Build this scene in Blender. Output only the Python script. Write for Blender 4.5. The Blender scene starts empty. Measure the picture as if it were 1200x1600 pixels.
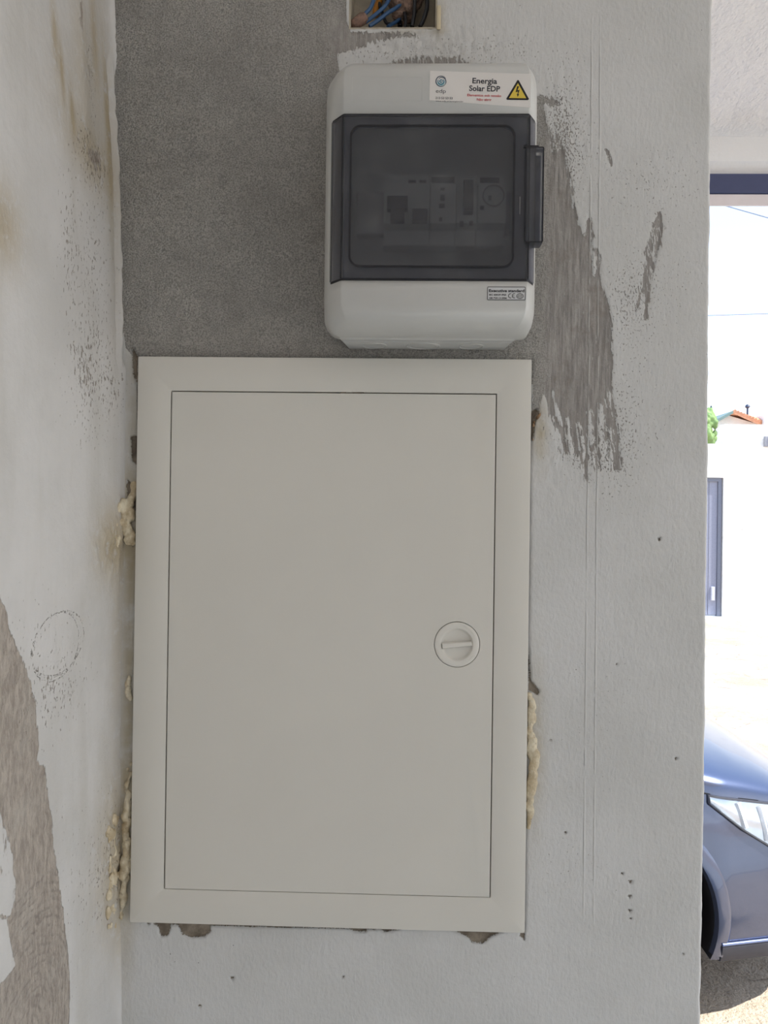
import bpy, bmesh, math, random
import numpy as np
from mathutils import Vector, Matrix

# ------------------------------------------------------------------ camera, sky, sun, exposure
SC = bpy.context.scene
SC.view_settings.view_transform = 'Standard'
SC.view_settings.look = 'None'
SC.view_settings.gamma = 1.0
SC.view_settings.use_curve_mapping = False
SC.view_settings.exposure = 0.04
CAMP = np.array([0.06275539, -0.6674071, 1.70])
PITCH, YAW, ROLL = 0.0046552, 0.02660192, -0.013324
_a, _b, _c = PITCH, YAW, ROLL
_Rx = np.array([[1, 0, 0], [0, math.cos(_a), -math.sin(_a)], [0, math.sin(_a), math.cos(_a)]])
_Rz = np.array([[math.cos(_b), -math.sin(_b), 0], [math.sin(_b), math.cos(_b), 0], [0, 0, 1]])
_Ry = np.array([[math.cos(_c), 0, math.sin(_c)], [0, 1, 0], [-math.sin(_c), 0, math.cos(_c)]])
CM = _Rz @ _Rx @ _Ry                                  # columns: right, forward, up
cam_data = bpy.data.cameras.new('camera')
cam = bpy.data.objects.new('camera', cam_data)
SC.collection.objects.link(cam)
cam_data.sensor_fit = 'VERTICAL'
cam_data.sensor_height = 32.0
cam_data.lens = 24.0                                  # 1200 px focal length on a 1600 px high frame
cam_data.clip_start = 0.02
cam_data.clip_end = 500
cam.matrix_world = Matrix(((CM[0][0], CM[0][2], -CM[0][1], CAMP[0]), (CM[1][0], CM[1][2], -CM[1][1], CAMP[1]),
                           (CM[2][0], CM[2][2], -CM[2][1], CAMP[2]), (0, 0, 0, 1)))
SC.camera = cam

world = bpy.data.worlds.new('world')
SC.world = world
world.use_nodes = True
_nt = world.node_tree
_bg = _nt.nodes['Background']
_tc = _nt.nodes.new('ShaderNodeTexCoord')
_sx = _nt.nodes.new('ShaderNodeSeparateXYZ')
_cr = _nt.nodes.new('ShaderNodeValToRGB')
_nt.links.new(_tc.outputs['Generated'], _sx.inputs[0])
_nt.links.new(_sx.outputs['Z'], _cr.inputs[0])
_nt.links.new(_cr.outputs[0], _bg.inputs[0])
_cr.color_ramp.elements[0].position = 0.0
_cr.color_ramp.elements[0].color = (0.93, 0.98, 1.0, 1)
_cr.color_ramp.elements[1].position = 0.9
_cr.color_ramp.elements[1].color = (0.25, 0.45, 0.85, 1)
_e = _cr.color_ramp.elements.new(0.33)
_e.color = (0.42, 0.52, 0.68, 1)
_bg.inputs[1].default_value = 2.3

sun_data = bpy.data.lights.new('sun', 'SUN')
sun = bpy.data.objects.new('sun', sun_data)
SC.collection.objects.link(sun)
sun_data.energy = 7.0
sun_data.angle = 0.01
sun_data.color = (1.0, 0.98, 0.93)
sun.rotation_euler = Vector((-0.50, 0.17, -0.85)).to_track_quat('-Z', 'Y').to_euler()
sun.location = (0, -8, 14)

# ------------------------------------------------------------------ helpers
def U(px, py, Y=None, X=None, Z=None):
    """a point of the photograph (1200x1600) as the place on a real plane"""
    d = CM @ np.array([(px - 600) / 1200, 1, (800 - py) / 1200])
    t = (Y - CAMP[1]) / d[1] if Y is not None else (X - CAMP[0]) / d[0] if X is not None else (Z - CAMP[2]) / d[2]
    return CAMP + d * t

def S(r, g, b):
    f = lambda c: (c / 255 / 12.92) if c / 255 <= 0.04045 else ((c / 255 + 0.055) / 1.055) ** 2.4
    return (f(r), f(g), f(b), 1)

class Mat:
    def __init__(s, name):
        s.m = bpy.data.materials.new(name)
        s.m.use_nodes = True
        s.t = s.m.node_tree
        s.b = s.t.nodes['Principled BSDF']
        s.out = s.t.nodes['Material Output']
        s._co = None
    def n(s, typ, ins=None, **props):
        nd = s.t.nodes.new('ShaderNode' + typ)
        for k, v in props.items():
            setattr(nd, k, v)
        for k, v in (ins or {}).items():
            s.set(nd.inputs[k], v)
        return nd
    def set(s, sock, v):
        if isinstance(v, bpy.types.NodeSocket):
            s.t.links.new(v, sock)
        elif isinstance(v, bpy.types.Node):
            s.t.links.new(v.outputs[0], sock)
        else:
            sock.default_value = v
    def co(s):
        if not s._co:
            s._co = s.n('TexCoord').outputs['Object']
        return s._co
    def mapped(s, sx, sy, sz, shear=0.0):
        v = s.co()
        if shear:
            sp = s.n('SeparateXYZ', {0: v})
            v = s.n('CombineXYZ', {0: s.ma('MULTIPLY_ADD', sp.outputs[2], shear, sp.outputs[0]), 1: sp.outputs[1], 2: sp.outputs[2]}).outputs[0]
        return s.n('Mapping', {'Vector': v, 'Scale': (sx, sy, sz)}).outputs[0]
    def noise(s, scale, detail=3.0, rough=0.5, vec=None, dist=0.0):
        return s.n('TexNoise', {'Vector': vec or s.co(), 'Scale': scale, 'Detail': detail, 'Roughness': rough, 'Distortion': dist}).outputs[0]
    def ma(s, op, a, b=0.0, c=0.0, clamp=False):
        nd = s.n('Math', operation=op, use_clamp=clamp)
        for i, v in enumerate((a, b, c)):
            s.set(nd.inputs[i], v)
        return nd.outputs[0]
    def ss(s, v, lo, hi):
        return s.n('MapRange', {'Value': v, 'From Min': lo, 'From Max': hi}, interpolation_type='SMOOTHSTEP').outputs[0]
    def mix(s, f, a, b):
        nd = s.n('Mix', data_type='RGBA')
        s.set(nd.inputs[0], f)
        s.set(nd.inputs[6], a)
        s.set(nd.inputs[7], b)
        return nd.outputs[2]
    def attr(s, name):
        return s.n('Attribute', attribute_name=name).outputs['Fac']
    def bump(s, h, dist, strength=1.0, normal=None):
        nd = s.n('Bump', {'Height': h, 'Distance': dist, 'Strength': strength})
        if normal is not None:
            s.set(nd.inputs['Normal'], normal)
        return nd.outputs[0]
    def fin(s, col=None, rough=None, normal=None, **kw):
        for k, v in (('Base Color', col), ('Roughness', rough), ('Normal', normal)):
            if v is not None:
                s.set(s.b.inputs[k], v)
        for k, v in kw.items():
            s.set(s.b.inputs[k.replace('_', ' ')], v)
        return s.m

def simple(name, col, rough=0.5, var=0.08, scale=40, bump=0.0, bscale=400, **kw):
    m = Mat(name)
    n = m.noise(scale, 4)
    dark = tuple(c * (1 - var) for c in col[:3]) + (1,)
    lite = tuple(min(1, c * (1 + var)) for c in col[:3]) + (1,)
    c = m.mix(m.ss(n, 0.3, 0.7), dark, lite)
    nb = m.bump(m.noise(bscale, 3), bump) if bump else None
    return m.fin(c, rough, nb, **kw)

def mesh(name, verts, faces, mat, parent=None, smooth=False, mats=None, mi=None):
    me = bpy.data.meshes.new(name)
    off = Vector((0, 0, 0))
    p = parent
    while p is not None:
        off += p.location
        p = p.parent
    me.from_pydata([tuple(Vector(v) - off) for v in verts], [], faces)
    o = bpy.data.objects.new(name, me)
    SC.collection.objects.link(o)
    o.parent = parent
    for m in (mats or [mat]):
        me.materials.append(m)
    if mi:
        me.polygons.foreach_set('material_index', mi)
    bm = bmesh.new(); bm.from_mesh(me); bmesh.ops.recalc_face_normals(bm, faces=bm.faces); bm.to_mesh(me); bm.free()
    if smooth:
        me.shade_smooth()
        if smooth is not True:
            me.set_sharp_from_angle(angle=math.radians(smooth))
    return o

class G:
    """collects simple solids into one mesh"""
    def __init__(s): s.v = []; s.f = []
    def add(s, v, f):
        k = len(s.v); s.v += [tuple(map(float, p)) for p in v]; s.f += [tuple(i + k for i in q) for q in f]; return s
    def box(s, x0, x1, y0, y1, z0, z1, ch=0.0):
        bm = bmesh.new(); bmesh.ops.create_cube(bm, size=1)
        for v in bm.verts:
            v.co = ((x0 + x1) / 2 + v.co.x * (x1 - x0), (y0 + y1) / 2 + v.co.y * (y1 - y0), (z0 + z1) / 2 + v.co.z * (z1 - z0))
        if ch: bmesh.ops.bevel(bm, geom=bm.edges[:], offset=ch, segments=2, affect='EDGES', profile=0.5)
        bm.verts.index_update()
        s.add([v.co for v in bm.verts], [[v.index for v in f.verts] for f in bm.faces]); bm.free(); return s
    def tube(s, pts, r, n=10, cap=True):
        pts = [Vector(p) for p in pts]; rings = []
        up = Vector((0.13, 0.31, 0.94)); k0 = len(s.v)
        rr = r if isinstance(r, (list, tuple)) else [r] * len(pts)
        u = None
        for i, p in enumerate(pts):
            t = (pts[min(i + 1, len(pts) - 1)] - pts[max(i - 1, 0)]).normalized()
            u = (up - t * up.dot(t)).normalized() if u is None else (u - t * u.dot(t)).normalized()
            w = t.cross(u)
            rings.append([p + (u * math.cos(a) + w * math.sin(a)) * rr[i] for a in [2 * math.pi * j / n for j in range(n)]])
        v = [q for ring in rings for q in ring]
        f = [(i * n + j, i * n + (j + 1) % n, (i + 1) * n + (j + 1) % n, (i + 1) * n + j) for i in range(len(pts) - 1) for j in range(n)]
        if cap: f += [tuple(range(n)), tuple((len(pts) - 1) * n + j for j in range(n))]
        return s.add(v, f)
    def prism(s, pts, a, b):
        """closed 3-D outlines a -> b given as two lists of points"""
        n = len(pts)
        v = list(a) + list(b)
        return s.add(v, [tuple(range(n)), tuple(range(n, 2 * n))[::-1]] + [(i, (i + 1) % n, n + (i + 1) % n, n + i) for i in range(n)])
    def plate(s, poly, y0, y1):
        """(x, z) outline extruded in y"""
        return s.prism(poly, [(x, y0, z) for x, z in poly], [(x, y1, z) for x, z in poly])
    def loft(s, rings, cap0=True, cap1=True, closed=True):
        n = len(rings[0]); v = [p for r in rings for p in r]
        f = [(i * n + j, i * n + (j + 1) % n, (i + 1) * n + (j + 1) % n, (i + 1) * n + j) for i in range(len(rings) - 1) for j in range(n if closed else n - 1)]
        if cap0: f.append(tuple(range(n)))
        if cap1: f.append(tuple((len(rings) - 1) * n + j for j in range(n)))
        return s.add(v, f)
    def ring(s, outer, inner, y0, y1):
        """flat frame between two (x, z) outlines with the same number of points"""
        n = len(outer)
        v = [(x, y0, z) for x, z in outer] + [(x, y0, z) for x, z in inner] + [(x, y1, z) for x, z in outer] + [(x, y1, z) for x, z in inner]
        f = []
        for i in range(n):
            j = (i + 1) % n
            f += [(i, j, n + j, n + i), (2 * n + i, 2 * n + j, 3 * n + j, 3 * n + i), (i, j, 2 * n + j, 2 * n + i), (n + i, n + j, 3 * n + j, 3 * n + i)]
        return s.add(v, f)
    def make(s, name, mat, parent=None, smooth=False, **k): return mesh(name, s.v, s.f, mat, parent, smooth, **k)

def rrect(x0, x1, z0, z1, r, n=6):
    out = []
    for cx, cz, a0 in ((x1 - r, z1 - r, 0), (x0 + r, z1 - r, 90), (x0 + r, z0 + r, 180), (x1 - r, z0 + r, 270)):
        for k in range(n + 1):
            a = math.radians(a0 + 90 * k / n)
            out.append((cx + r * math.cos(a), cz + r * math.sin(a)))
    return out

def circ(cx, cz, r, n=48): return [(cx + r * math.cos(2 * math.pi * k / n), cz + r * math.sin(2 * math.pi * k / n)) for k in range(n)]

def thing(name, label, cat, loc, group=None):
    o = bpy.data.objects.new(name, None); SC.collection.objects.link(o)
    o.empty_display_size = 0.05
    o.location = loc
    return tag(o, label, cat, group)

def tag(o, label, cat, group=None):
    o['label'] = label; o['category'] = cat
    if group: o['group'] = group
    return o

def struct(o): o['kind'] = 'structure'; return o

def text(name, s, x, z, y, h, mat, parent, width=None, bold=0.0, ang=0.0, align='LEFT', spacing=1.0):
    """flat lettering facing -y, h = height of a capital; fitted to width"""
    cu = bpy.data.curves.new(name, 'FONT'); cu.body = s; cu.size = 1.0; cu.align_x = align
    cu.offset = bold; cu.extrude = 0.0; cu.resolution_u = 3; cu.space_character = spacing
    ob = bpy.data.objects.new(name, cu); SC.collection.objects.link(ob)
    dg = bpy.context.evaluated_depsgraph_get(); me = bpy.data.meshes.new_from_object(ob.evaluated_get(dg))
    co = np.array([v.co[:] for v in me.vertices]); fs = [tuple(p.vertices) for p in me.polygons]
    bpy.data.objects.remove(ob)
    k = h / 0.70
    kx = k
    w = co[:, 0].max() - co[:, 0].min()
    if width: kx = width / w
    if align == 'LEFT': co[:, 0] -= co[:, 0].min()
    ca, sa = math.cos(ang), math.sin(ang)
    vs = [(x + a * kx * ca - b * k * sa, y, z + a * kx * sa + b * k * ca) for a, b, _ in co]
    m2 = bpy.data.meshes.new(name)
    off = Vector((0, 0, 0)); p = parent
    while p is not None: off += p.location; p = p.parent
    m2.from_pydata([tuple(Vector(v) - off) for v in vs], [], fs); m2.materials.append(mat)
    o = bpy.data.objects.new(name, m2); SC.collection.objects.link(o); o.parent = parent
    return o

_rg = np.random.RandomState(7)
_tab = _rg.rand(256, 256)
def vnoise(x, z):
    xi = np.floor(x).astype(int); zi = np.floor(z).astype(int); fx = x - xi; fz = z - zi
    fx = fx * fx * (3 - 2 * fx); fz = fz * fz * (3 - 2 * fz)
    a = _tab[xi & 255, zi & 255]; b = _tab[(xi + 1) & 255, zi & 255]; c = _tab[xi & 255, (zi + 1) & 255]; d = _tab[(xi + 1) & 255, (zi + 1) & 255]
    return (a * (1 - fx) + b * fx) * (1 - fz) + (c * (1 - fx) + d * fx) * fz
def fbm(x, z, f, o=3):
    r = 0; a = 1; t = 0
    for k in range(o):
        r = r + a * vnoise(x * f + 17.3 * k, z * f + 5.1 * k); t += a; a *= 0.5; f *= 2.03
    return r / t - 0.5
def sdf(P, poly):
    """signed distance, positive inside; P (n,2), poly list of 2-D points; metres"""
    q = np.array(poly); n = len(q); d = np.full(len(P), 1e9); ins = np.zeros(len(P), bool)
    for i in range(n):
        a, b = q[i], q[(i + 1) % n]; e = b - a; w = P - a
        t = np.clip((w @ e) / max(e @ e, 1e-12), 0, 1); r = w - t[:, None] * e; d = np.minimum(d, (r ** 2).sum(1))
        c = ((a[1] > P[:, 1]) != (b[1] > P[:, 1]))
        with np.errstate(divide='ignore', invalid='ignore'):
            xc = (b[0] - a[0]) * (P[:, 1] - a[1]) / (b[1] - a[1] if b[1] != a[1] else 1e-12) + a[0]
        ins ^= c & (P[:, 0] < xc)
    return np.where(ins, 1, -1) * np.sqrt(d)
def wpoly(pts, Y=0.0): return [(p[0], p[2]) for p in (U(a, b, Y=Y) for a, b in pts)]
def lpoly(pts, X=-0.187): return [(p[1], p[2]) for p in (U(a, b, X=X) for a, b in pts)]

def grid_mesh(name, A, B, pos, mat, attrs, keep=None, smooth=True):
    """A x B lattice -> mesh fast; pos (nA*nB,3)"""
    na, nb = len(A), len(B)
    idx = np.arange(na * nb).reshape(na, nb)
    q = np.stack([idx[:-1, :-1], idx[1:, :-1], idx[1:, 1:], idx[:-1, 1:]], -1).reshape(-1, 4)
    if keep is not None: q = q[keep]
    me = bpy.data.meshes.new(name)
    me.vertices.add(len(pos)); me.vertices.foreach_set('co', pos.astype(np.float32).ravel())
    me.loops.add(q.size); me.loops.foreach_set('vertex_index', q.ravel().astype(np.int32))
    me.polygons.add(len(q)); me.polygons.foreach_set('loop_start', (np.arange(len(q)) * 4).astype(np.int32))
    me.update(calc_edges=True); me.validate()
    if smooth: me.shade_smooth()
    for k, v in attrs.items():
        a = me.attributes.new(k, 'FLOAT', 'POINT'); a.data.foreach_set('value', v.astype(np.float32))
    me.materials.append(mat)
    o = bpy.data.objects.new(name, me); SC.collection.objects.link(o)
    return o

def lines(segs):
    out = [segs[0][0]]
    for a, b, st in segs:
        n = max(1, round(abs(b - a) / st)); out += [a + (b - a) * k / n for k in range(1, n + 1)]
    return np.array(out)

# ------------------------------------------------------------------ materials
def wall_material():
    m = Mat('patched_plaster_and_cement')
    cem, fz, spk, brn, dirt, chip = (m.attr(k) for k in ('cem', 'fz', 'spk', 'brn', 'dirt', 'chip'))
    str_v = m.mapped(1, 1, 0.2, 0.13)
    nS = m.noise(470, 3, 0.6, str_v)
    nI = m.noise(620, 3, 0.6)
    val = m.ma('ADD', cem, m.ma('MULTIPLY', fz, m.ma('MULTIPLY', m.ma('SUBTRACT', nS, 0.5), 4)))
    val = m.ma('ADD', val, m.ma('MULTIPLY', m.ma('SUBTRACT', nI, 0.5), 1.6))
    mask = m.ma('MULTIPLY_ADD', val, 2.2, 0.5, clamp=True)
    spv = m.mapped(1, 1, 0.55, 0.1)
    n3 = m.noise(760, 2, 0.6, spv)
    spm = m.ss(m.ma('ADD', n3, m.ma('MULTIPLY', spk, 0.22)), 0.735, 0.765)
    mask = m.ma('MAXIMUM', mask, m.ma('MULTIPLY', spm, m.ss(spk, 0.02, 0.2)))
    # cement: grainy grey stucco / smoother brownish trowelled skin
    g1 = m.noise(800, 4, 0.7); g2 = m.noise(16, 4, 0.6); g3 = m.noise(60, 5, 0.65)
    rough_c = m.mix(m.ss(g1, 0.38, 0.60), S(150, 147, 141), S(200, 196, 189))
    rough_c = m.mix(m.ma('MULTIPLY', m.ss(g3, 0.42, 0.72), 0.35), rough_c, S(148, 145, 139))
    vst = m.noise(420, 5, 0.7, m.mapped(1, 1, 0.08))
    pit = m.ma('MULTIPLY', m.ss(m.noise(75, 6, 0.75), 0.60, 0.68), m.ss(m.noise(240, 3, 0.6), 0.48, 0.58))
    rough_c = m.mix(m.ma('MULTIPLY', pit, 0.55), rough_c, S(92, 88, 82))
    bro_c = m.mix(m.ss(vst, 0.32, 0.68), S(134, 129, 125), S(172, 167, 162))
    bro_c = m.mix(m.ma('MULTIPLY', m.ss(m.noise(500, 3, 0.6, m.mapped(1, 1, 0.25)), 0.66, 0.72), 0.55), bro_c, S(190, 187, 182))
    bro_c = m.mix(m.ma('MULTIPLY', m.ss(g1, 0.5, 0.75), 0.3), bro_c, S(100, 97, 94))
    cc = m.mix(brn, rough_c, bro_c)
    cc = m.mix(m.ma('MULTIPLY', m.ss(m.noise(38, 6, 0.7), 0.5, 0.66), m.ma('MULTIPLY', brn, 0.45)), cc, S(128, 118, 108))
    cc = m.mix(m.ma('MULTIPLY', m.ss(g2, 0.4, 0.7), 0.3), cc, S(138, 133, 128))
    # paint
    p1 = m.noise(9, 4, 0.55); p2 = m.noise(150, 4, 0.6)
    pc = m.mix(m.ss(p1, 0.3, 0.7), S(202, 201, 198), S(211, 210, 208))
    pc = m.mix(m.ma('MULTIPLY', m.ss(p2, 0.5, 0.8), 0.22), pc, S(196, 192, 185))
    dots = m.ss(m.n('TexVoronoi', {'Vector': m.co(), 'Scale': 110.0, 'Randomness': 1.0}).outputs['Distance'], 0.075, 0.05)
    dots = m.ma('MULTIPLY', dots, m.ss(m.noise(34, 2), 0.56, 0.64))
    pc = m.mix(m.ma('MULTIPLY', dots, 0.75), pc, S(92, 86, 78))
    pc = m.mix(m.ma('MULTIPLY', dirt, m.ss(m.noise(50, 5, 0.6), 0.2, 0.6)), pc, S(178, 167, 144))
    chm = m.ma('MULTIPLY_ADD', m.ma('ADD', chip, m.ma('MULTIPLY', m.ma('SUBTRACT', nI, 0.5), 3.2)), 2.2, 0.5, clamp=True)
    chc = m.mix(m.ss(g3, 0.35, 0.65), S(104, 92, 78), S(150, 138, 122))
    col = m.mix(mask, pc, cc)
    col = m.mix(chm, col, chc)
    # two raised vertical joint lines in the paint
    sp = m.n('SeparateXYZ', {0: m.co()})
    wob = m.ma('MULTIPLY', m.ma('SUBTRACT', m.noise(14, 3, 0.6, m.mapped(0.01, 1, 1)), 0.5), 0.0022)
    h = None
    for x0, sl, w in ((0.2205, -0.0022, 0.0006), (0.2283, -0.0042, 0.0006)):
        c = m.ma('MULTIPLY_ADD', m.ma('SUBTRACT', sp.outputs[2], 1.80), sl, x0)
        d = m.ma('ABSOLUTE', m.ma('SUBTRACT', m.ma('ADD', sp.outputs[0], wob), c))
        r = m.ss(d, w * 2.0, w * 0.3)
        h = r if h is None else m.ma('MAXIMUM', h, r)
    brk = m.ss(m.noise(30, 3, 0.6), 0.34, 0.55)
    line = m.ma('MULTIPLY', m.ma('MULTIPLY', h, brk), m.ma('MULTIPLY', m.ss(sp.outputs[2], 1.345, 1.375), m.ss(sp.outputs[2], 2.145, 2.10)))
    col = m.mix(m.ma('MULTIPLY', line, m.ma('MULTIPLY_ADD', mask, 0.15, 0.25)), col, S(226, 224, 219))  # highlight of the raised lines painted in as a lighter tone
    # relief
    peel = m.noise(330, 2, 0.5, m.mapped(1, 1, 0.6))
    b = m.bump(peel, 0.0008, 0.7)
    b = m.bump(m.noise(170, 3, 0.6, m.mapped(1, 1, 0.35)), 0.0007, 0.6, b)
    b = m.bump(m.noise(1100, 2, 0.6), m.ma('MULTIPLY_ADD', m.ma('MULTIPLY', mask, m.ma('SUBTRACT', 1.0, brn)), 0.0013, 0.0001), 1.0, b)
    b = m.bump(m.noise(420, 4, 0.7), m.ma('MULTIPLY', m.ma('MULTIPLY', mask, m.ma('SUBTRACT', 1.2, brn)), 0.0016), 1.0, b)
    b = m.bump(m.noise(260, 3, 0.6, m.mapped(1, 1, 0.08)), m.ma('MULTIPLY', m.ma('MULTIPLY', mask, brn), 0.0007), 1.0, b)
    b = m.bump(m.ma('SUBTRACT', 1.0, m.ma('MAXIMUM', mask, chm)), 0.0006, 0.8, b)
    b = m.bump(line, 0.0007, 1.0, b)
    return m.fin(col, m.ma('MULTIPLY_ADD', mask, 0.25, 0.62), b)

def left_wall_material():
    m = Mat('hand_floated_white_plaster')
    cem, fz, spk, brn, crk = (m.attr(k) for k in ('cem', 'fz', 'spk', 'brn', 'crk'))
    nS = m.noise(260, 3, 0.6, m.n('Mapping', {'Vector': m.co(), 'Scale': (1, 1, 0.25), 'Rotation': (0.12, 0, 0)}).outputs[0])
    nI = m.noise(300, 3, 0.6)
    val = m.ma('ADD', cem, m.ma('MULTIPLY', fz, m.ma('MULTIPLY', m.ma('SUBTRACT', nS, 0.5), 4)))
    val = m.ma('ADD', val, m.ma('MULTIPLY', m.ma('SUBTRACT', nI, 0.5), 2.0))
    mask = m.ma('MULTIPLY_ADD', val, 1.2, 0.5, clamp=True)
    n3 = m.noise(420, 2, 0.6, m.mapped(1, 1, 0.6))
    spm = m.ma('MULTIPLY', m.ss(m.ma('ADD', n3, m.ma('MULTIPLY', spk, 0.2)), 0.73, 0.77), m.ss(spk, 0.02, 0.2))
    p1 = m.noise(10, 5, 0.6); p2 = m.noise(22, 4, 0.6, m.mapped(1, 1, 0.2))
    pc = m.mix(m.ss(p1, 0.32, 0.68), S(198, 196, 193), S(210, 208, 206))
    pc = m.mix(m.ma('MULTIPLY', m.ss(p2, 0.46, 0.72), 0.6), pc, S(190, 187, 181))
    pc = m.mix(m.ma('MULTIPLY', m.ss(m.noise(14, 3), 0.55, 0.75), 0.25), pc, S(216, 213, 212))
    pc = m.mix(m.ma('MULTIPLY', brn, m.ss(m.noise(90, 5, 0.75), 0.28, 0.5)), pc, S(178, 164, 138))
    v1 = m.noise(260, 6, 0.75, m.mapped(1, 1, 0.28)); v2 = m.noise(30, 4, 0.6)
    cc = m.mix(m.ss(v1, 0.32, 0.68), S(144, 134, 125), S(188, 178, 167))
    cc = m.mix(m.ma('MULTIPLY', m.ss(v2, 0.45, 0.75), 0.45), cc, S(186, 180, 171))
    # trowel arcs low down on the patch
    sp = m.n('SeparateXYZ', {0: m.co()})
    dy = m.ma('SUBTRACT', sp.outputs[1], ARC[0]); dz = m.ma('SUBTRACT', sp.outputs[2], ARC[1])
    rad = m.ma('SQRT', m.ma('ADD', m.ma('MULTIPLY', dy, dy), m.ma('MULTIPLY', dz, dz)))
    rad = m.ma('ADD', rad, m.ma('MULTIPLY', m.ma('SUBTRACT', m.noise(40, 4, 0.7), 0.5), 0.010))
    arcs = m.ma('SINE', m.ma('MULTIPLY', rad, 1150))
    arcm = m.ma('MULTIPLY', m.ma('MULTIPLY', m.ss(rad, 0.108, 0.098), m.ss(m.noise(160, 4, 0.7), 0.42, 0.62)), 0.5)
    cc = m.mix(m.ma('MULTIPLY', arcm, m.ss(arcs, 0.0, 1.0)), cc, S(122, 114, 107))
    col = m.mix(mask, pc, cc)
    col = m.mix(m.ma('MULTIPLY', spm, 0.7), col, S(118, 106, 92))
    cn = m.ma('ADD', crk, m.ma('MULTIPLY', m.ma('SUBTRACT', m.noise(260, 4, 0.7), 0.5), 3.0))
    ck = m.ma('MULTIPLY', m.ss(m.ma('ABSOLUTE', cn), 0.35, 0.05), m.ss(m.noise(350, 2), 0.45, 0.56))
    col = m.mix(m.ma('MULTIPLY', ck, 0.8), col, S(96, 88, 78))
    b = m.bump(m.noise(120, 4, 0.6), 0.0012, 0.6)
    b = m.bump(m.noise(260, 5, 0.7, m.mapped(1, 1, 0.4)), m.ma('MULTIPLY_ADD', m.ma('MAXIMUM', mask, brn), 0.002, 0.0001), 1.0, b)
    b = m.bump(m.ma('SUBTRACT', 1.0, m.ma('MAXIMUM', m.ma('MAXIMUM', mask, spm), ck)), 0.0009, 0.8, b)
    b = m.bump(m.ma('MULTIPLY', m.ma('MULTIPLY', arcs, arcm), mask), 0.0006, 0.8, b)
    return m.fin(col, 0.6, b)

ARC = (U(40, 1620, X=-0.187)[1], U(40, 1620, X=-0.187)[2])
M_wall = wall_material()
M_left = left_wall_material()

def stucco(name, c0, c1, scale, d):
    m = Mat(name)
    col = m.mix(m.ss(m.noise(3, 4), 0.3, 0.7), c0, c1)
    b = m.bump(m.noise(scale, 5, 0.6, m.mapped(1, 0.45, 1)), d)
    b = m.bump(m.noise(scale * 4, 3, 0.6), d * 0.3, 1.0, b)
    return m.fin(col, 0.8, b)
M_ceil = stucco('white_stucco', S(240, 235, 231), S(246, 241, 238), 22, 0.012)
M_beam = stucco('smooth_white_render', S(236, 233, 230), S(242, 239, 237), 20, 0.003)
M_white = stucco('sunlit_white_render', S(236, 234, 230), S(244, 242, 240), 4, 0.01)
M_floor = simple('pale_concrete', S(192, 192, 184), 0.8, 0.1, 6, 0.002, 60)

def ground_material():
    m = Mat('dry_sandy_ground')
    a = m.noise(1.1, 6, 0.65); b_ = m.noise(14, 6, 0.7); c = m.noise(90, 3, 0.6)
    col = m.mix(m.ss(a, 0.35, 0.65), S(190, 168, 142), S(214, 196, 174))
    col = m.mix(m.ma('MULTIPLY', m.ss(b_, 0.5, 0.7), 0.5), col, S(150, 132, 112))
    col = m.mix(m.ma('MULTIPLY', m.ss(c, 0.6, 0.72), 0.4), col, S(236, 226, 212))
    crack = m.n('TexVoronoi', {'Vector': m.n('Mapping', {'Vector': m.co(), 'Scale': (1, 1, 1)}).outputs[0], 'Scale': 2.6}, feature='DISTANCE_TO_EDGE').outputs[0]
    ck = m.ma('MULTIPLY', m.ss(crack, 0.02, 0.0), m.ss(m.noise(5, 3), 0.5, 0.6))
    col = m.mix(m.ma('MULTIPLY', ck, 0.6), col, S(110, 90, 72))
    bb = m.bump(b_, 0.05, 0.6); bb = m.bump(c, 0.012, 0.7, bb)
    return m.fin(col, 0.95, bb)
M_ground = ground_material()

def enamel(name, c):
    m = Mat(name)
    n = m.noise(7, 4, 0.6)
    col = m.mix(m.ss(n, 0.35, 0.65), c, tuple(x * 0.975 for x in c[:3]) + (1,))
    r = m.ma('MULTIPLY_ADD', m.ss(m.noise(11, 4, 0.7), 0.35, 0.7), 0.12, 0.30)
    return m.fin(col, r, m.bump(m.noise(900, 2), 0.00004))
M_cab = enamel('cream_white_enamel', S(219, 215, 206))
M_knob = simple('cream_white_plastic', S(222, 218, 209), 0.35, 0.01)
M_gap = simple('dark_shadow_gap_plastic', S(96, 84, 72), 0.7, 0.05)
M_grey = simple('light_grey_plastic', S(200, 199, 195), 0.38, 0.015, 30, 0.00003, 900)
M_line = simple('black_line', S(24, 24, 30), 0.5, 0.05)  # paints the shade in the window gaps and the dark box outlines
M_inner = simple('dark_inner_frame_plastic', S(84, 88, 108), 0.5, 0.04)
M_card = simple('white_sticker_vinyl', S(226, 221, 216), 0.45, 0.01)
M_card2 = simple('pale_grey_rating_label', S(206, 206, 206), 0.45, 0.01)
M_ink = simple('black_print', S(22, 20, 24), 0.6, 0.05)
M_ink2 = simple('dark_grey_print', S(50, 50, 56), 0.6, 0.05)
M_red = simple('red_print', S(196, 40, 48), 0.6, 0.05)
M_teal = simple('teal_print', S(60, 130, 150), 0.5, 0.05)
M_navy = simple('dark_teal_print', S(36, 62, 84), 0.5, 0.05)
M_pale = simple('pale_cyan_print', S(150, 196, 204), 0.5, 0.05)
M_yel = simple('yellow_print', S(222, 194, 74), 0.5, 0.03)

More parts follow.
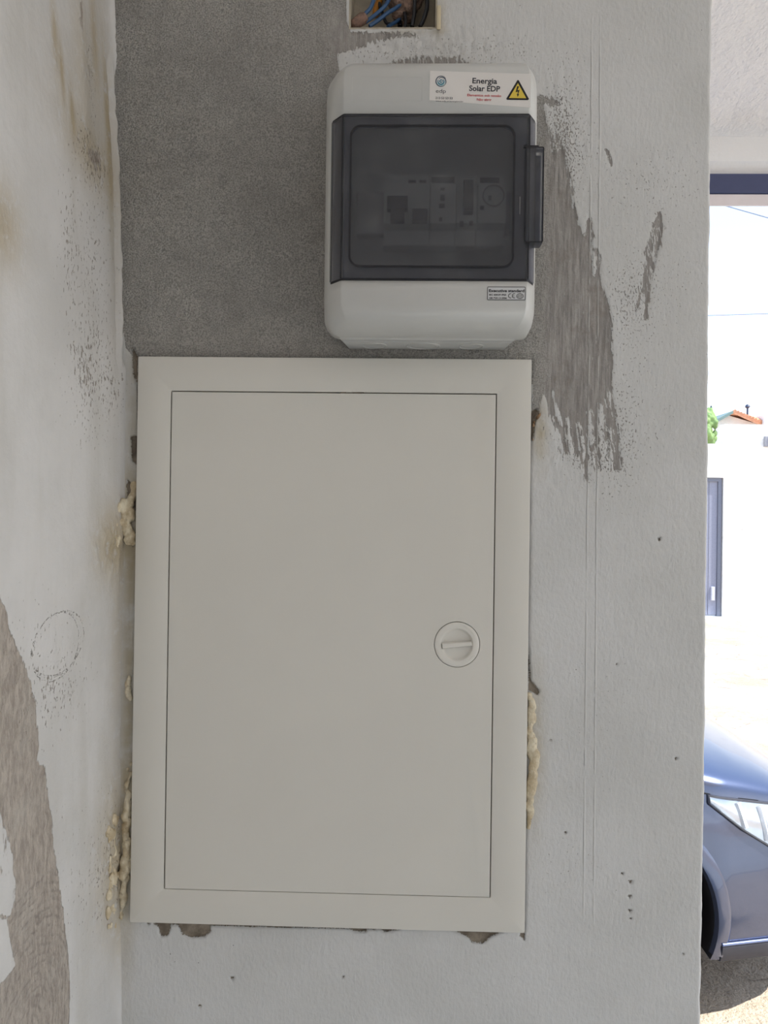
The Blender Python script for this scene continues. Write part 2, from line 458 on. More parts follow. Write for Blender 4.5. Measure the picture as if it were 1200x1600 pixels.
def smoke():
    m = Mat('smoke_tinted_clear_plastic')
    t = m.t
    tr = m.n('BsdfRefraction', {'Color': (0.92, 0.925, 0.94, 1), 'Roughness': 0.25, 'IOR': 1.25})
    haze = m.n('BsdfDiffuse', {'Color': m.mix(m.ma('MULTIPLY', m.ss(m.noise(28, 6, 0.7), 0.5, 0.72), 0.6), S(80, 81, 84), S(126, 127, 127))})
    gl = m.n('BsdfGlossy', {'Roughness': 0.22, 'Color': (0.9, 0.9, 0.95, 1)})
    mx = m.n('MixShader', {0: 0.34, 1: tr.outputs[0], 2: haze.outputs[0]})
    fr = m.n('Fresnel', {'IOR': 1.45})
    mx2 = m.n('MixShader', {0: m.ma('MULTIPLY', fr, 0.9), 1: mx.outputs[0], 2: gl.outputs[0]})
    t.links.new(mx2.outputs[0], m.out.inputs[0])
    return m.m
M_smoke = smoke()
M_blk = simple('black_switch_plastic', S(16, 16, 22), 0.4, 0.05)
M_brk = simple('pale_grey_breaker_plastic', S(188, 188, 186), 0.45, 0.03)
M_rail = simple('galvanised_steel', S(150, 150, 150), 0.35, 0.05, Metallic=0.9)
M_blue = simple('blue_wire_insulation', S(48, 84, 124), 0.4, 0.06, 200)
M_black = simple('black_wire_insulation', S(20, 20, 26), 0.4, 0.06, 200)
M_orange = simple('orange_conduit_plastic', S(196, 128, 44), 0.5, 0.1, 200)
M_boxin = simple('dusty_cream_plastic', S(176, 166, 148), 0.7, 0.18, 60, 0.0006, 300)
M_copper = simple('brown_grimy_terminal', S(132, 104, 90), 0.7, 0.25, 260, 0.001, 700)
M_lump = simple('brown_mortar', S(136, 112, 98), 0.9, 0.35, 260, 0.002, 500)

def foam_material():
    m = Mat('dried_expanding_foam')
    c = m.mix(m.ss(m.noise(60, 5, 0.65), 0.36, 0.64), S(192, 174, 142), S(228, 217, 192))
    c = m.mix(m.ma('MULTIPLY', m.ss(m.noise(150, 4, 0.7), 0.56, 0.72), 0.5), c, S(128, 102, 70))
    return m.fin(c, 0.7, m.bump(m.noise(320, 4, 0.6), 0.0012))
M_foam = foam_material()
M_rust = simple('brown_crumbly_plaster', S(158, 128, 98), 0.9, 0.35, 160, 0.002, 400)

# ------------------------------------------------------------------ the setting
# wall_back: the partition that carries the boxes, a lattice fine where the photograph looks
XL_Z = [0.0, 1.25, 1.35, 1.5, 1.70, 1.86, 1.98, 2.15, 2.6]
XL_X = [-.182, -.182, -.1845, -.187, -.186, -.187, -.191, -.203, -.210]
xl = lambda z: np.interp(z, XL_Z, XL_X)
WR = 0.323
CAV = (U(545, 44, Y=0)[0], U(683, 46, Y=0)[0], U(600, 45, Y=0)[2], 2.215)
zl = lines([(0, 1.25, 0.06), (1.25, CAV[2], 0.00125), (CAV[2], CAV[3], 0.00125), (CAV[3], 2.6, 0.05)])
xs = lines([(-0.30, -0.205, 0.02), (-0.205, CAV[0], 0.00125), (CAV[0], CAV[1], 0.00125), (CAV[1], WR - 0.003, 0.00125)])
AX, AZ = np.meshgrid(xs, zl, indexing='ij'); X = AX.ravel(); Z = AZ.ravel(); P = np.stack([X, Z], 1)
cemA = [(120, -120), (541, -120), (541, 30), (548, 50), (610, 50), (650, 51), (652, 56), (600, 60), (575, 66), (565, 74), (540, 80), (528, 84), (528, 104),
        (560, 200), (800, 200), (835, 145), (850, 150), (876, 156), (874, 164), (850, 163), (853, 180), (866, 205), (880, 235), (892, 280), (898, 320), (908, 356), (914, 366), (920, 330),
        (925, 350), (930, 385), (938, 400), (939, 440), (950, 468), (956, 500), (958, 560), (956, 610), (962, 650), (967, 690), (972, 735),
        (960, 735), (950, 715), (946, 690), (944, 650), (940, 632), (934, 665), (936, 700), (938, 735), (932, 735), (929, 700), (926, 660), (924, 640), (921, 650), (920, 700), (918, 760), (913, 745), (908, 715), (904, 705),
        (895, 725), (888, 705), (880, 715), (872, 690), (866, 660), (858, 650), (854, 625), (848, 612), (842, 640), (832, 655), (832, 600), (700, 700), (214, 700), (214, 572), (207, 556), (196, 543), (193, 520), (150, 520)]
arch = [(598, 104), (612, 98), (640, 92), (680, 87), (715, 91), (735, 98), (745, 106), (700, 130), (620, 130)]
st2 = [(1031, 330), (1036, 350), (1031, 385), (1023, 412), (1017, 440), (1014, 470), (1013, 497), (1008, 500), (1006, 475), (1001, 462), (995, 485), (994, 478), (1000, 450), (1006, 420), (1012, 380), (1020, 350)]
sm = [(944, 230), (951, 236), (958, 258), (954, 262), (948, 246)]
c1 = sdf(P, wpoly(cemA)) * 1000
c = np.maximum.reduce([c1, np.minimum(sdf(P, wpoly(arch)) * 1000, 1.5), np.minimum(sdf(P, wpoly(st2)) * 1000, 0.5), np.minimum(sdf(P, wpoly(sm)) * 1000 - 0.4, 0.3)])
white_tongues = [[(868, 672), (873, 668), (880, 700), (888, 730), (884, 745), (876, 715)], [(884, 655), (888, 652), (890, 672), (896, 700), (900, 730), (896, 745), (889, 712), (886, 680)], [(902, 660), (908, 668), (912, 700), (914, 722), (908, 715), (905, 690)], [(868, 630), (874, 640), (878, 665), (872, 668)], [(950, 668), (955, 672), (958, 730), (954, 740)], [(862, 608), (866, 612), (872, 650), (868, 652)],
    [(850, 166), (858, 175), (866, 200), (874, 228), (868, 240), (858, 205), (852, 185)],
                 [(888, 265), (900, 290), (912, 325), (916, 362), (910, 366), (902, 340), (893, 300)],
                 [(919, 645), (924, 643), (926, 700), (926, 760), (919, 760)], [(936, 630), (941, 632), (946, 700), (934, 700)],
                 [(925, 372), (932, 372), (930, 430), (926, 430)], [(948, 605), (953, 612), (952, 634), (948, 630)]]
for w in white_tongues: c = np.minimum(c, -sdf(P, wpoly(w)) * 1000 + 0.0)
blob = lambda cx, cy, rx, ry, Y=0.0: np.exp(-(((X - U(cx, cy, Y=0)[0]) / (rx * .000556)) ** 2 + ((Z - U(cx, cy, Y=0)[2]) / (ry * .000556)) ** 2))
fz = 0.25 + 4.6 * np.clip(blob(905, 700, 95, 75) + blob(965, 700, 40, 90), 0, 1) + 4.5 * blob(885, 260, 45, 130) + 1.6 * blob(925, 400, 20, 90) + 3.6 * blob(600, 82, 110, 26) + 1.5 * blob(600, 60, 110, 30) + 5.5 * blob(1014, 420, 40, 110) + 1.5 * blob(952, 500, 25, 120) + 3.0 * blob(690, 92, 90, 14) + 1.4 * blob(951, 246, 20, 20) + 1.2 * blob(860, 150, 40, 30)
spk = 0.55 * blob(955, 690, 45, 90) + 0.50 * blob(700, 80, 120, 30) + 0.75 * blob(872, 215, 34, 90) + 0.42 * blob(890, 230, 55, 120) + 0.45 * blob(1030, 440, 70, 130) + 0.4 * blob(1020, 280, 90, 50) + 0.5 * blob(975, 475, 40, 80) + 0.4 * blob(560, 90, 60, 18) + 0.45 * blob(880, 700, 60, 60) + 0.25 * blob(1000, 700, 60, 120) + 0.25 * blob(930, 1130, 90, 160) + 0.3 * blob(890, 1360, 60, 60) + 0.4 * blob(200, 590, 12, 40) + 0.3 * blob(800, 70, 60, 40)
px_x = lambda v: U(v, 400, Y=0)[0]
brn = 1 / (1 + np.exp(-(X - px_x(852) - 0.006 * fbm(X, Z, 60)) / 0.0035))
brn = np.maximum(brn, np.clip(blob(570, 60, 60, 40) * 1.6 + blob(680, 95, 80, 20) * 1.5, 0, 0.85))
brn = np.maximum(brn, (c > -3) * (X > px_x(990)) * 1.0)
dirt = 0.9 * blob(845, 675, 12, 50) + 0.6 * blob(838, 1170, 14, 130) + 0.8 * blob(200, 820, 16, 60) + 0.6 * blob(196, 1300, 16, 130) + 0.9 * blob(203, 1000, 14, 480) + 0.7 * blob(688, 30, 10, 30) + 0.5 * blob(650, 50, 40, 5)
chips = [[(240, 1440), (262, 1440), (266, 1450), (262, 1462), (252, 1464), (248, 1452)], [(276, 1440), (328, 1440), (329, 1456), (318, 1464), (300, 1466), (284, 1460)],
         [(538, 1445), (576, 1447), (572, 1457), (552, 1456)], [(590, 1450), (628, 1452), (600, 1457)], [(704, 1452), (788, 1455), (766, 1464), (756, 1474), (738, 1473), (730, 1464)],
         [(240, 1440), (620, 1448), (620, 1453.5), (240, 1445)], [(820, 1440), (820, 1470), (812, 1462)],
         [(204, 682), (216, 680), (216, 728), (206, 720)], [(197, 748), (212, 762), (212, 800), (200, 790)], [(828, 645), (838, 638), (844, 646), (837, 660), (833, 684), (828, 690)],
         [(826, 1010), (828, 1040), (830, 1064), (843, 1080), (841, 1087), (826, 1078)], [(205, 540), (214, 556), (214, 600), (208, 585)]]
for a_, b_, q_ in ((985, 1379, 3), (984, 1401, 2.5), (984, 1424, 2.5), (964, 1038, 2), (883, 1302, 2.5), (972, 1366, 2), (1056, 1186, 2.5), (362, 1530, 3.5), (312, 1573, 2.5), (1067, 1491, 2), (985, 1436, 2), (860, 1158, 2), (536, 1527, 1.8), (232, 1444, 2.2), (1030, 843, 3)): chips.append([(a_ - q_, b_ - q_), (a_ + q_, b_ - q_ * .8), (a_ + q_ * .3, b_ + q_)])
chip = np.full(len(P), -50.0)
for w in chips: chip = np.maximum(chip, sdf(P, wpoly(w)) * 1000)
chip = np.maximum(chip, -6); cc_ = np.clip(c, -25, 25)
inc = np.clip(c / 1.5 + 0.5, 0, 1)
rough_amt = inc * (1 - brn)
dep = 0.0016 * fbm(X, Z, 9, 3) + 0.0003 * fbm(X, Z, 120, 2) + rough_amt * (0.0010 * fbm(X, Z, 34, 3) + 0.0016 * fbm(X, Z, 90, 4) + 0.0010 * fbm(X, Z, 320, 2)) + inc * brn * 0.0006 * fbm(X, Z * 0.12, 260, 3) - inc * 0.0008
dep += 0.0038 * blob(650, 70, 120, 34) * fbm(X, Z, 190, 4) + 0.0020 * blob(870, 210, 45, 120) * fbm(X, Z * 0.5, 230, 4) + 0.0018 * blob(870, 720, 60, 60) * fbm(X, Z * 0.5, 230, 4)
cab = sdf(P, [(-.172, 1.343), (.172, 1.343), (.172, 1.837), (-.172, 1.837)])
inb = np.clip(cab / 0.006 + 0.2, 0, 1)
dep = np.where(dep > 0.0014, 0.0014 + (dep - 0.0014) * 0.3, dep)
dep = dep * (1 - inb) - 0.0028 * inb - 0.0022 * np.clip(chip + 0.6, 0, 1)
dep[(Z < 1.24) | (Z > 2.22)] = 0
edge = np.clip((X - (WR - 0.010)) / 0.007, 0, 1)
px_off = edge * (0.0016 * fbm(Z, Z * 0 + 3.3, 45, 4) + 0.0022 * fbm(Z, Z * 0 + 8.3, 9, 2))
pos = np.stack([X + px_off, -dep - 0.0, Z], 1)
# bullnose columns and the side face of the wall stub
na, nb = len(xs), len(zl)
base = pos.reshape(na, nb, 3)
extra = []
last = base[-1]
for ang, push in ((22, 0), (45, 0), (68, 0), (90, 0)):
    a = math.radians(ang); q = last.copy()
    q[:, 0] += 0.003 * math.sin(a) + 0.0004 * fbm(zl, zl * 0 + ang, 160, 2); q[:, 1] += 0.003 * (1 - math.cos(a)); extra.append(q)
q = extra[-1].copy(); q[:, 1] = 0.18; q[:, 0] = WR; extra.append(q)
q = q.copy(); q[:, 0] = -0.30; extra.append(q)
pos = np.concatenate([base] + [e[None] for e in extra], 0).reshape(-1, 3)
ne = len(extra)
ext = lambda A: np.concatenate([A.reshape(na, nb)] + [A.reshape(na, nb)[-1:]] * ne, 0).ravel()
cx = (np.arange(na + ne - 1)[:, None] + np.zeros((1, nb - 1), int)).ravel()
cz = (np.zeros((na + ne - 1, 1), int) + np.arange(nb - 1)[None]).ravel()
xmid = np.concatenate([(xs[:-1] + xs[1:]) / 2, np.full(ne, 9.0)])[cx]; zmid = ((zl[:-1] + zl[1:]) / 2)[cz]
keep = ~((xmid > CAV[0]) & (xmid < CAV[1]) & (zmid > CAV[2]) & (zmid < CAV[3]))
wall = struct(grid_mesh('wall_back', list(xs) + [0] * ne, zl, pos, M_wall, dict(cem=ext(cc_), fz=ext(fz), spk=ext(spk), brn=ext(brn), dirt=ext(np.clip(dirt, 0, 1)), chip=ext(chip)), keep))

# wall_left: hand floated plaster running towards the camera
zl2 = lines([(0, 1.25, 0.06), (1.25, 2.18, 0.0015), (2.18, 2.6, 0.05)])
ys = lines([(0.004, -0.03, 0.0009), (-0.03, -0.27, 0.0016), (-0.27, -2.2, 0.12)])
AY, AZ = np.meshgrid(ys, zl2, indexing='ij'); Y = AY.ravel(); Z = AZ.ravel(); P = np.stack([Y, Z], 1)
pat = [(-60, 900), (-5, 930), (6, 952), (14, 990), (24, 1012), (36, 1040), (50, 1075), (56, 1120), (60, 1165), (56, 1190), (70, 1200), (72, 1230), (80, 1280), (84, 1340), (90, 1390), (96, 1440), (103, 1490), (104, 1540), (101, 1600), (100, 1700), (-80, 1700)]
hole1 = [(-40, 1410), (8, 1440), (14, 1475), (20, 1508), (6, 1530), (-40, 1570)]
hole2 = [(-60, 1230), (0, 1270), (16, 1330), (22, 1400), (14, 1430), (-60, 1430)]
up1 = [(142, 215), (160, 218), (178, 230), (174, 262), (160, 290), (146, 262), (132, 258), (124, 235)]
up2 = [(150, -30), (158, -30), (152, 30), (150, 60), (140, 40)]
c = sdf(P, lpoly(pat)) * 1000
c = np.minimum(c, -sdf(P, lpoly(hole1)) * 1000); c = np.minimum(c, np.maximum(-sdf(P, lpoly(hole2)) * 1000, -1.5))
c = np.maximum.reduce([c, sdf(P, lpoly(up1)) * 1000 - 9, sdf(P, lpoly(up2)) * 1000 - 3.5])
def lb(cx, cy, rx, ry):
    p = U(cx, cy, X=-0.187); w = abs(U(cx + rx, cy, X=-0.187)[1] - p[1]); h = abs(U(cx, cy + ry, X=-0.187)[2] - p[2])
    return np.exp(-(((Y - p[1]) / w) ** 2 + ((Z - p[2]) / h) ** 2))
fz = 0.7 + 2.2 * lb(50, 1100, 50, 200) + 1.0 * lb(95, 1350, 40, 140) + 4.5 * lb(152, 250, 40, 60) + 3.0 * lb(150, 20, 30, 70) + 1.2 * lb(0, 1350, 40, 120)
spk = 0.9 * lb(152, 245, 26, 42) + 0.6 * lb(145, 600, 40, 130) + 0.5 * lb(150, 380, 40, 140) + 0.9 * lb(158, 110, 10, 70) + 0.45 * lb(90, 1090, 50, 60) + 0.6 * lb(135, 580, 14, 45) + 0.35 * lb(60, 1030, 70, 120) + 0.5 * lb(110, 390, 14, 90) + 0.5 * lb(178, 610, 12, 40) + 0.55 * lb(170, 1330, 25, 80) + 0.3 * lb(110, 1400, 60, 160)
brn = 0.6 * lb(152, 245, 34, 48) + 0.45 * lb(148, 60, 16, 110) + 0.8 * lb(5, 350, 32, 70) + 0.95 * lb(172, 850, 24, 55) + 0.95 * lb(180, 1330, 26, 120) + 0.45 * lb(182, 1000, 10, 140) + 0.8 * lb(104, 50, 5, 60) + 0.8 * lb(112, 110, 4, 50) + 0.7 * lb(124, 175, 4, 40) + 0.8 * lb(170, 60, 6, 90) + 0.7 * lb(182, 190, 4, 120) + 0.3 * lb(185, 200, 10, 400) + 0.7 * lb(190, 1440, 12, 60) + 0.25 * lb(150, 200, 60, 120)
cr = np.full(len(P), 9.0)
for cx, cy, rx, ry in ((88, 1010, 34, 52), (92, 1004, 38, 48)):
    p = U(cx, cy, X=-0.187); w = abs(U(cx + rx, cy, X=-0.187)[1] - p[1]); h = abs(U(cx, cy + ry, X=-0.187)[2] - p[2])
    r = np.sqrt(((Y - p[1]) / w) ** 2 + ((Z - p[2]) / h) ** 2)
    d = (r - 1) * h * 1000
    cr = np.where(np.abs(d) < np.abs(cr), d, cr)
cr = np.clip(cr, -9, 9)
x = xl(Z)
fo = 0.0010 * fbm(Y, Z, 14, 3) * np.clip(-Y / 0.02, 0, 1) * 2 + 0.0003 * fbm(Y, Z, 160, 2)
rid = np.clip((Z - 1.825) / 0.01, 0, 1) * np.clip((2.10 - Z) / 0.02, 0, 1)
wob = 0.002 * fbm(Z, Z * 0 + 1.7, 50, 3)
fo += rid * (0.0020 * np.exp(-((Y + 0.0035 + wob * .6) / 0.0022) ** 2) - 0.0030 * np.exp(-((Y + 0.0105 + wob) / 0.0030) ** 2)) * (1 + 1.2 * fbm(Z, Z * 0 + 9, 120, 2))
fo += 0.0012 * fbm(Y, Z, 120, 4) * np.clip(c / 2, 0, 1) * 2
fo += 0.0042 * np.clip(lb(176, 1340, 22, 95), 0, 1) * np.clip(fbm(Y, Z * 0.6, 130, 4) * 3 + 0.25, 0, 1.2) + 0.003 * lb(172, 850, 22, 50) * np.clip(fbm(Y, Z * 0.6, 130, 4) * 3 + 0.3, 0, 1.2)
fo += 0.0022 * np.exp(-((Y + 0.070) / 0.012) ** 2) * np.clip((Z - 1.95) / 0.08, 0, 1)
# cove in the corner
fo += 0.0035 * np.exp(Y / 0.004) * (1 - rid)
fo[(Z < 1.24) | (Z > 2.19) | (Y < -0.28)] = 0
posl = np.stack([x + fo, Y, Z], 1)
struct(grid_mesh('wall_left', ys, zl2, posl, M_left, dict(cem=np.clip(c, -20, 20), fz=fz, spk=spk, brn=np.clip(brn, 0, 1), crk=cr)))

# porch shell
struct(G().box(-3, 3.2, -3.4, 1.125, 2.575, 2.80).make('ceiling', M_ceil))
struct(G().box(-3, 3.2, -3.4, 1.20, -0.10, 0.0).make('floor', M_floor))
struct(G().box(-0.3, 3.2, -3.6, -3.4, 0.0, 2.575).make('wall_light_blocker', simple('grey_light_blocker', S(178, 179, 180), 0.9, 0.06)))  # unseen wall added behind the camera, grey to hold down the light inside
def bm_prof(name, prof, x0, x1, mat, n=False):
    g = G(); g.prism(prof, [(x0, y, z) for y, z in prof], [(x1, y, z) for y, z in prof]); return g.make(name, mat, smooth=35)
# rounded white lintel, dark shutter rail under it, pale strip below
pr = [(1.10, 2.58), (1.10, 2.535), (1.103, 2.520), (1.112, 2.512), (1.118, 2.505), (1.121, 2.492), (1.126, 2.492), (1.126, 2.58)]
struct(bm_prof('trim_1', pr, -3, 3.2, M_beam))
M_rail2 = simple('anthracite_aluminium', S(78, 84, 116), 0.35, 0.03, Metallic=0.3)
pr = [(1.105, 2.492), (1.105, 2.450), (1.112, 2.446), (1.116, 2.446), (1.116, 2.492)]
struct(bm_prof('trim_2', pr, -3, 3.2, M_rail2))
M_strip = simple('pinkish_white_aluminium', S(232, 222, 222), 0.4, 0.02)
pr = [(1.108, 2.446), (1.108, 2.421), (1.114, 2.421), (1.114, 2.446)]
struct(bm_prof('trim_3', pr, -3, 3.2, M_strip))

# ground
gx = lines([(-40, -2, 2.0), (-2, 6, 0.10), (6, 60, 2.0)]); gy = lines([(-30, 1.3, 2.0), (1.3, 6, 0.10), (6, 14, 0.4), (14, 90, 4.0)])
AX, AY = np.meshgrid(gx, gy, indexing='ij'); GX = AX.ravel(); GY = AY.ravel()
gh = (0.05 * fbm(GX, GY, 1.3, 4)) * np.clip((GY - 1.4) / 0.5, 0, 1) * np.clip((12.2 - GY) / 0.6, 0.1, 1) - 0.012
gh[GY < 1.5] = -0.02
struct(grid_mesh('ground', gx, gy, np.stack([GX, GY, gh], 1), M_ground, {}))

# ------------------------------------------------------------------ recessed junction box and its wiring
jb = thing('junction_box', 'cream plastic junction box sunk into the wall at the top, open and full of wires', 'junction box', ((CAV[0] + CAV[1]) / 2, 0, CAV[2]))
g = G(); x0, x1, z0, z1 = CAV; t = 0.0015; D = 0.042
g.box(x0, x0 + t, 0.0004, D, z0, z1); g.box(x1 - t, x1, 0.0004, D, z0, z1); g.box(x0 + t, x1 - t, 0.0004, D, z0, z0 + t); g.box(x0 + t, x1 - t, 0.0004, D, z1 - t, z1); g.box(x0 + t, x1 - t, D - t, D, z0 + t, z1 - t)
g.make('box_shell', M_boxin, jb)
p = U(680, 30, Y=0); g = G(); g.box(x1 - 0.0005, x1 + 0.0030, -0.0022, -0.0003, p[2] - 0.010, p[2] + 0.011, 0.0008); o = g.make('rim_tab', simple('yellowed_cream_plastic', S(206, 192, 162), 0.6, 0.06), jb, 40); o['label'] = 'yellowed cream rim tab'
def wire(name, pts, r, mat, label, grp=None):
    c3 = [Vector(U(a, b, Y=y)) for a, b, y in pts]
    out = []
    for i in range(len(c3) - 1):
        p0, p1, p2, p3 = c3[max(i - 1, 0)], c3[i], c3[i + 1], c3[min(i + 2, len(c3) - 1)]
        for k in range(6):
            t = k / 6; out.append(0.5 * (2 * p1 + (p2 - p0) * t + (2 * p0 - 5 * p1 + 4 * p2 - p3) * t * t + (3 * p1 - p0 - 3 * p2 + p3) * t ** 3))
    out.append(c3[-1])
    o = G().tube(out, r, 10).make(name, mat, None, 50)
    return tag(o, label, 'wire', grp)
W = 'insulated wires inside the junction box'
wire('blue_wire', [(592, -40, .018), (586, -10, .014), (580, 10, .010), (572, 20, .009), (563, 28, .009)], 0.0017, M_blue, 'leftmost blue wire arching down to the brown wire connector', W)
wire('blue_wire', [(622, -40, .022), (612, -12, .016), (604, 6, .012), (590, 20, .010), (571, 35, .010)], 0.0017, M_blue, 'middle blue wire running diagonally down left into the brown connector', W)
wire('blue_wire', [(640, -8, .026), (622, 10, .018), (606, 20, .013), (592, 31, .010), (577, 41, .0085)], 0.0017, M_blue, 'lowest blue wire sloping from the mortar lump to the cavity floor', W)
wire('blue_wire', [(632, 20, .030), (622, 32, .024), (612, 38, .020), (606, 42, .016)], 0.0016, M_blue, 'short blue wire end lying on the cavity floor in the middle', W)
wire('black_wire', [(596, -30, .034), (592, 0, .033), (598, 22, .031), (605, 37, .028), (618, 34, .026), (616, 14, .028), (604, 0, .030), (590, -30, .033)], 0.0015, M_black, 'looped black wire behind the blue wires at the left', W)
wire('black_wire', [(648, -40, .020), (648, 0, .018), (647, 22, .016), (644, 42, .014)], 0.0019, M_black, 'straight black wire right of the brown mortar lump', W)
wire('black_wire', [(664, -40, .020), (667, -8, .016), (667, 12, .014), (662, 30, .013), (656, 42, .013)], 0.0019, M_black, 'rightmost black wire bowing out near the cavity edge', W)
wire('black_wire', [(628, 8, .034), (624, 24, .030), (625, 42, .026)], 0.0022, M_black, 'thick black wire dropping below the mortar lump', W)
wire('black_wire', [(632, 20, .022), (634, 32, .018), (633, 43, .016)], 0.0015, M_black, 'thin black wire stub right under the mortar lump', W)
wire('corrugated_conduit', [(598, -30, .032), (594, -2, .033), (588, 12, .035), (586, 26, .037)], 0.0026, M_orange, 'orange conduit end behind the blue wires in the cavity')['category'] = 'conduit'
# brown connector cap
p0, p1 = Vector(U(549, 41, Y=.007)), Vector(U(571, 26, Y=.009))
g = G(); g.tube([p0, p0.lerp(p1, .12), p0.lerp(p1, .45), p0.lerp(p1, .8), p1], [0.0022, 0.0042, 0.0048, 0.0052, 0.0040], 12)
tag(g.make('wire_connector', M_copper, None, 50), 'brown cone-shaped wire connector lying at the left of the cavity floor', 'wire connector')

def blobs(name, items, mat, vox=0.0012, amp=0.0012, freq=140, parent=None, seed=1, smooth_it=3):
    """one lumpy mesh from overlapping ellipsoids, voxel-remeshed"""
    bm = bmesh.new()
    for (x, y, z, rx, ry, rz) in items:
        r = bmesh.ops.create_icosphere(bm, subdivisions=2, radius=1)
        for v in r['verts']: v.co = (x + v.co.x * rx, y + v.co.y * ry, z + v.co.z * rz)
    me = bpy.data.meshes.new(name); bm.to_mesh(me); bm.free()
    ob = bpy.data.objects.new('tmp', me); SC.collection.objects.link(ob)
    md = ob.modifiers.new('r', 'REMESH'); md.mode = 'VOXEL'; md.voxel_size = vox
    dg = bpy.context.evaluated_depsgraph_get(); m2 = bpy.data.meshes.new_from_object(ob.evaluated_get(dg))
    bpy.data.objects.remove(ob)
    co = np.array([v.co[:] for v in m2.vertices]); no = np.array([v.normal[:] for v in m2.vertices])
    d = fbm(co[:, 0] + co[:, 1] * 1.3 + seed, co[:, 2] + co[:, 1] * 0.7, freq, 3) * amp * 2
    co = co + no * d[:, None]
    vs = [tuple(p) for p in co]; fs = [tuple(p.vertices) for p in m2.polygons]
    return mesh(name, vs, fs, mat, parent, True)

rnd = random.Random(4)
def line_blobs(pts, n, rx, ry, rz, jx, y):
    out = []
    for k in range(n):
        t = k / (n - 1) * (len(pts) - 1); i = min(int(t), len(pts) - 2); f = t - i
        a = pts[i][0] * (1 - f) + pts[i + 1][0] * f; b = pts[i][1] * (1 - f) + pts[i + 1][1] * f
        w = pts[i][2] * (1 - f) + pts[i + 1][2] * f
        p = U(a + rnd.uniform(-jx, jx), b, Y=y)
        s = rnd.uniform(0.75, 1.25) * w
        out.append((p[0], p[1] + rnd.uniform(-.001, .001), p[2], rx * s, ry * s, rz * s * rnd.uniform(.8, 1.3)))
    return out
p = U(636, 10, Y=.024)
items = [(p[0] + rnd.uniform(-.012, .011), .026 + rnd.uniform(-.006, .006), p[2] + rnd.uniform(-.008, .035), .006, .006, .006) for _ in range(26)]
tag(blobs('mortar_lump', items, M_lump, 0.0011, 0.0016, 260, None, 3), 'brown crumbly mortar lump hanging among the wires in the cavity', 'mortar')

# ------------------------------------------------------------------ dried foam round the big cabinet
it = line_blobs([(208, 760, .7), (203, 790, 1.0), (200, 815, 1.3), (204, 842, 1.0), (209, 852, .5)], 15, .0040, .0032, .0046, 4, -.0012)
it += [(U(193, 790, Y=-.002)[0], -.003, U(193, 790, Y=0)[2], .003, .0035, .008), (U(194, 815, Y=-.002)[0], -.003, U(194, 815, Y=0)[2], .003, .003, .008)]
for k in range(34):
    b_ = rnd.uniform(778, 858); p = U(rnd.uniform(180, 196), b_, X=-.1855); q_ = rnd.uniform(.7, 1.2)
    it.append((float(xl(p[2])) + .0008, p[1], p[2], .0012 * q_, .0028 * q_, .0042 * q_))
tag(blobs('foam_seam', it, M_foam, .0011, .0018, 190, None, 1), 'crumpled cream foam bulging in the corner beside the cabinet, upper left side', 'foam', 'dried foam around the cabinet')
it = line_blobs([(203, 1058, .6), (199, 1075, 1.1), (203, 1092, .6)], 6, .0030, .0026, .0040, 1.5, -.001)
tag(blobs('foam_seam', it, M_foam, .0011, .0014, 190, None, 2), 'tiny cream foam bead in the corner halfway down the cabinet', 'foam', 'dried foam around the cabinet')
it = line_blobs([(203, 1195, .5), (199, 1240, .8), (198, 1290, 1.1), (197, 1340, 1.2), (194, 1390, 1.0), (190, 1432, .6)], 30, .0034, .0034, .0050, 3.5, -.0012)
for k in range(120):
    b_ = rnd.uniform(1275, 1448); a_ = rnd.uniform(166 + 10 * max(0, (1300 - b_) / 30), 197); p = U(a_, b_, X=-.1855); q_ = rnd.uniform(.6, 1.3)
    it.append((float(xl(p[2])) + .0006, p[1], p[2], .0017 * q_, .0030 * q_, .0048 * q_))
tag(blobs('foam_seam', it, M_foam, .0010, .0012, 240, None, 5), 'long ragged foam strip in the corner by the cabinet lower left side', 'foam', 'dried foam around the cabinet')
it = line_blobs([(827, 1086, .6), (831, 1110, .9), (829, 1150, .9), (834, 1185, 1.15), (831, 1225, 1.1), (827, 1260, .8), (825, 1292, .5)], 24, .0040, .0030, .0058, 2.0, -.001)
tag(blobs('foam_seam', it, M_foam, .0011, .0010, 160, None, 9), 'rounded cream foam lobes squeezed out along the cabinet right side', 'foam', 'dried foam around the cabinet')
it = line_blobs([(846, 638, .4), (842, 650, .6), (836, 662, .5), (834, 680, .45), (832, 698, .35)], 14, .0024, .0014, .0032, 2.5, .0004)
tag(blobs('plaster_crumb', it, M_rust, .0010, .0014, 230, None, 4), 'rusty brown crumbled plaster beside the cabinet upper right side', 'plaster')

# ------------------------------------------------------------------ the big flush cabinet
CX0, CX1, CZ0, CZ1 = -.17, .17, 1.70 - .35459, 1.70 - .35459 + .48994
cabn = thing('electrical_cabinet', 'large cream-white flush electrical cabinet with a closed door and round lock', 'cabinet', (0, 0, CZ0))
d0 = U(268, 610.5, Y=-.008); d1 = U(776, 615, Y=-.008); d2 = U(255, 1388, Y=-.008); d3 = U(767, 1404, Y=-.008)
DX0 = (d0[0] + d2[0]) / 2; DX1 = (d1[0] + d3[0]) / 2; DZ1 = (d0[2] + d1[2]) / 2; DZ0 = (d2[2] + d3[2]) / 2
g = G()
R = lambda i, r: rrect(CX0 + i, CX1 - i, CZ0 + i, CZ1 - i, r, 4)
H = lambda i, r: rrect(DX0 + i, DX1 - i, DZ0 + i, DZ1 - i, r, 4)
def yr(poly, y): return [(a, y, b) for a, b in poly]
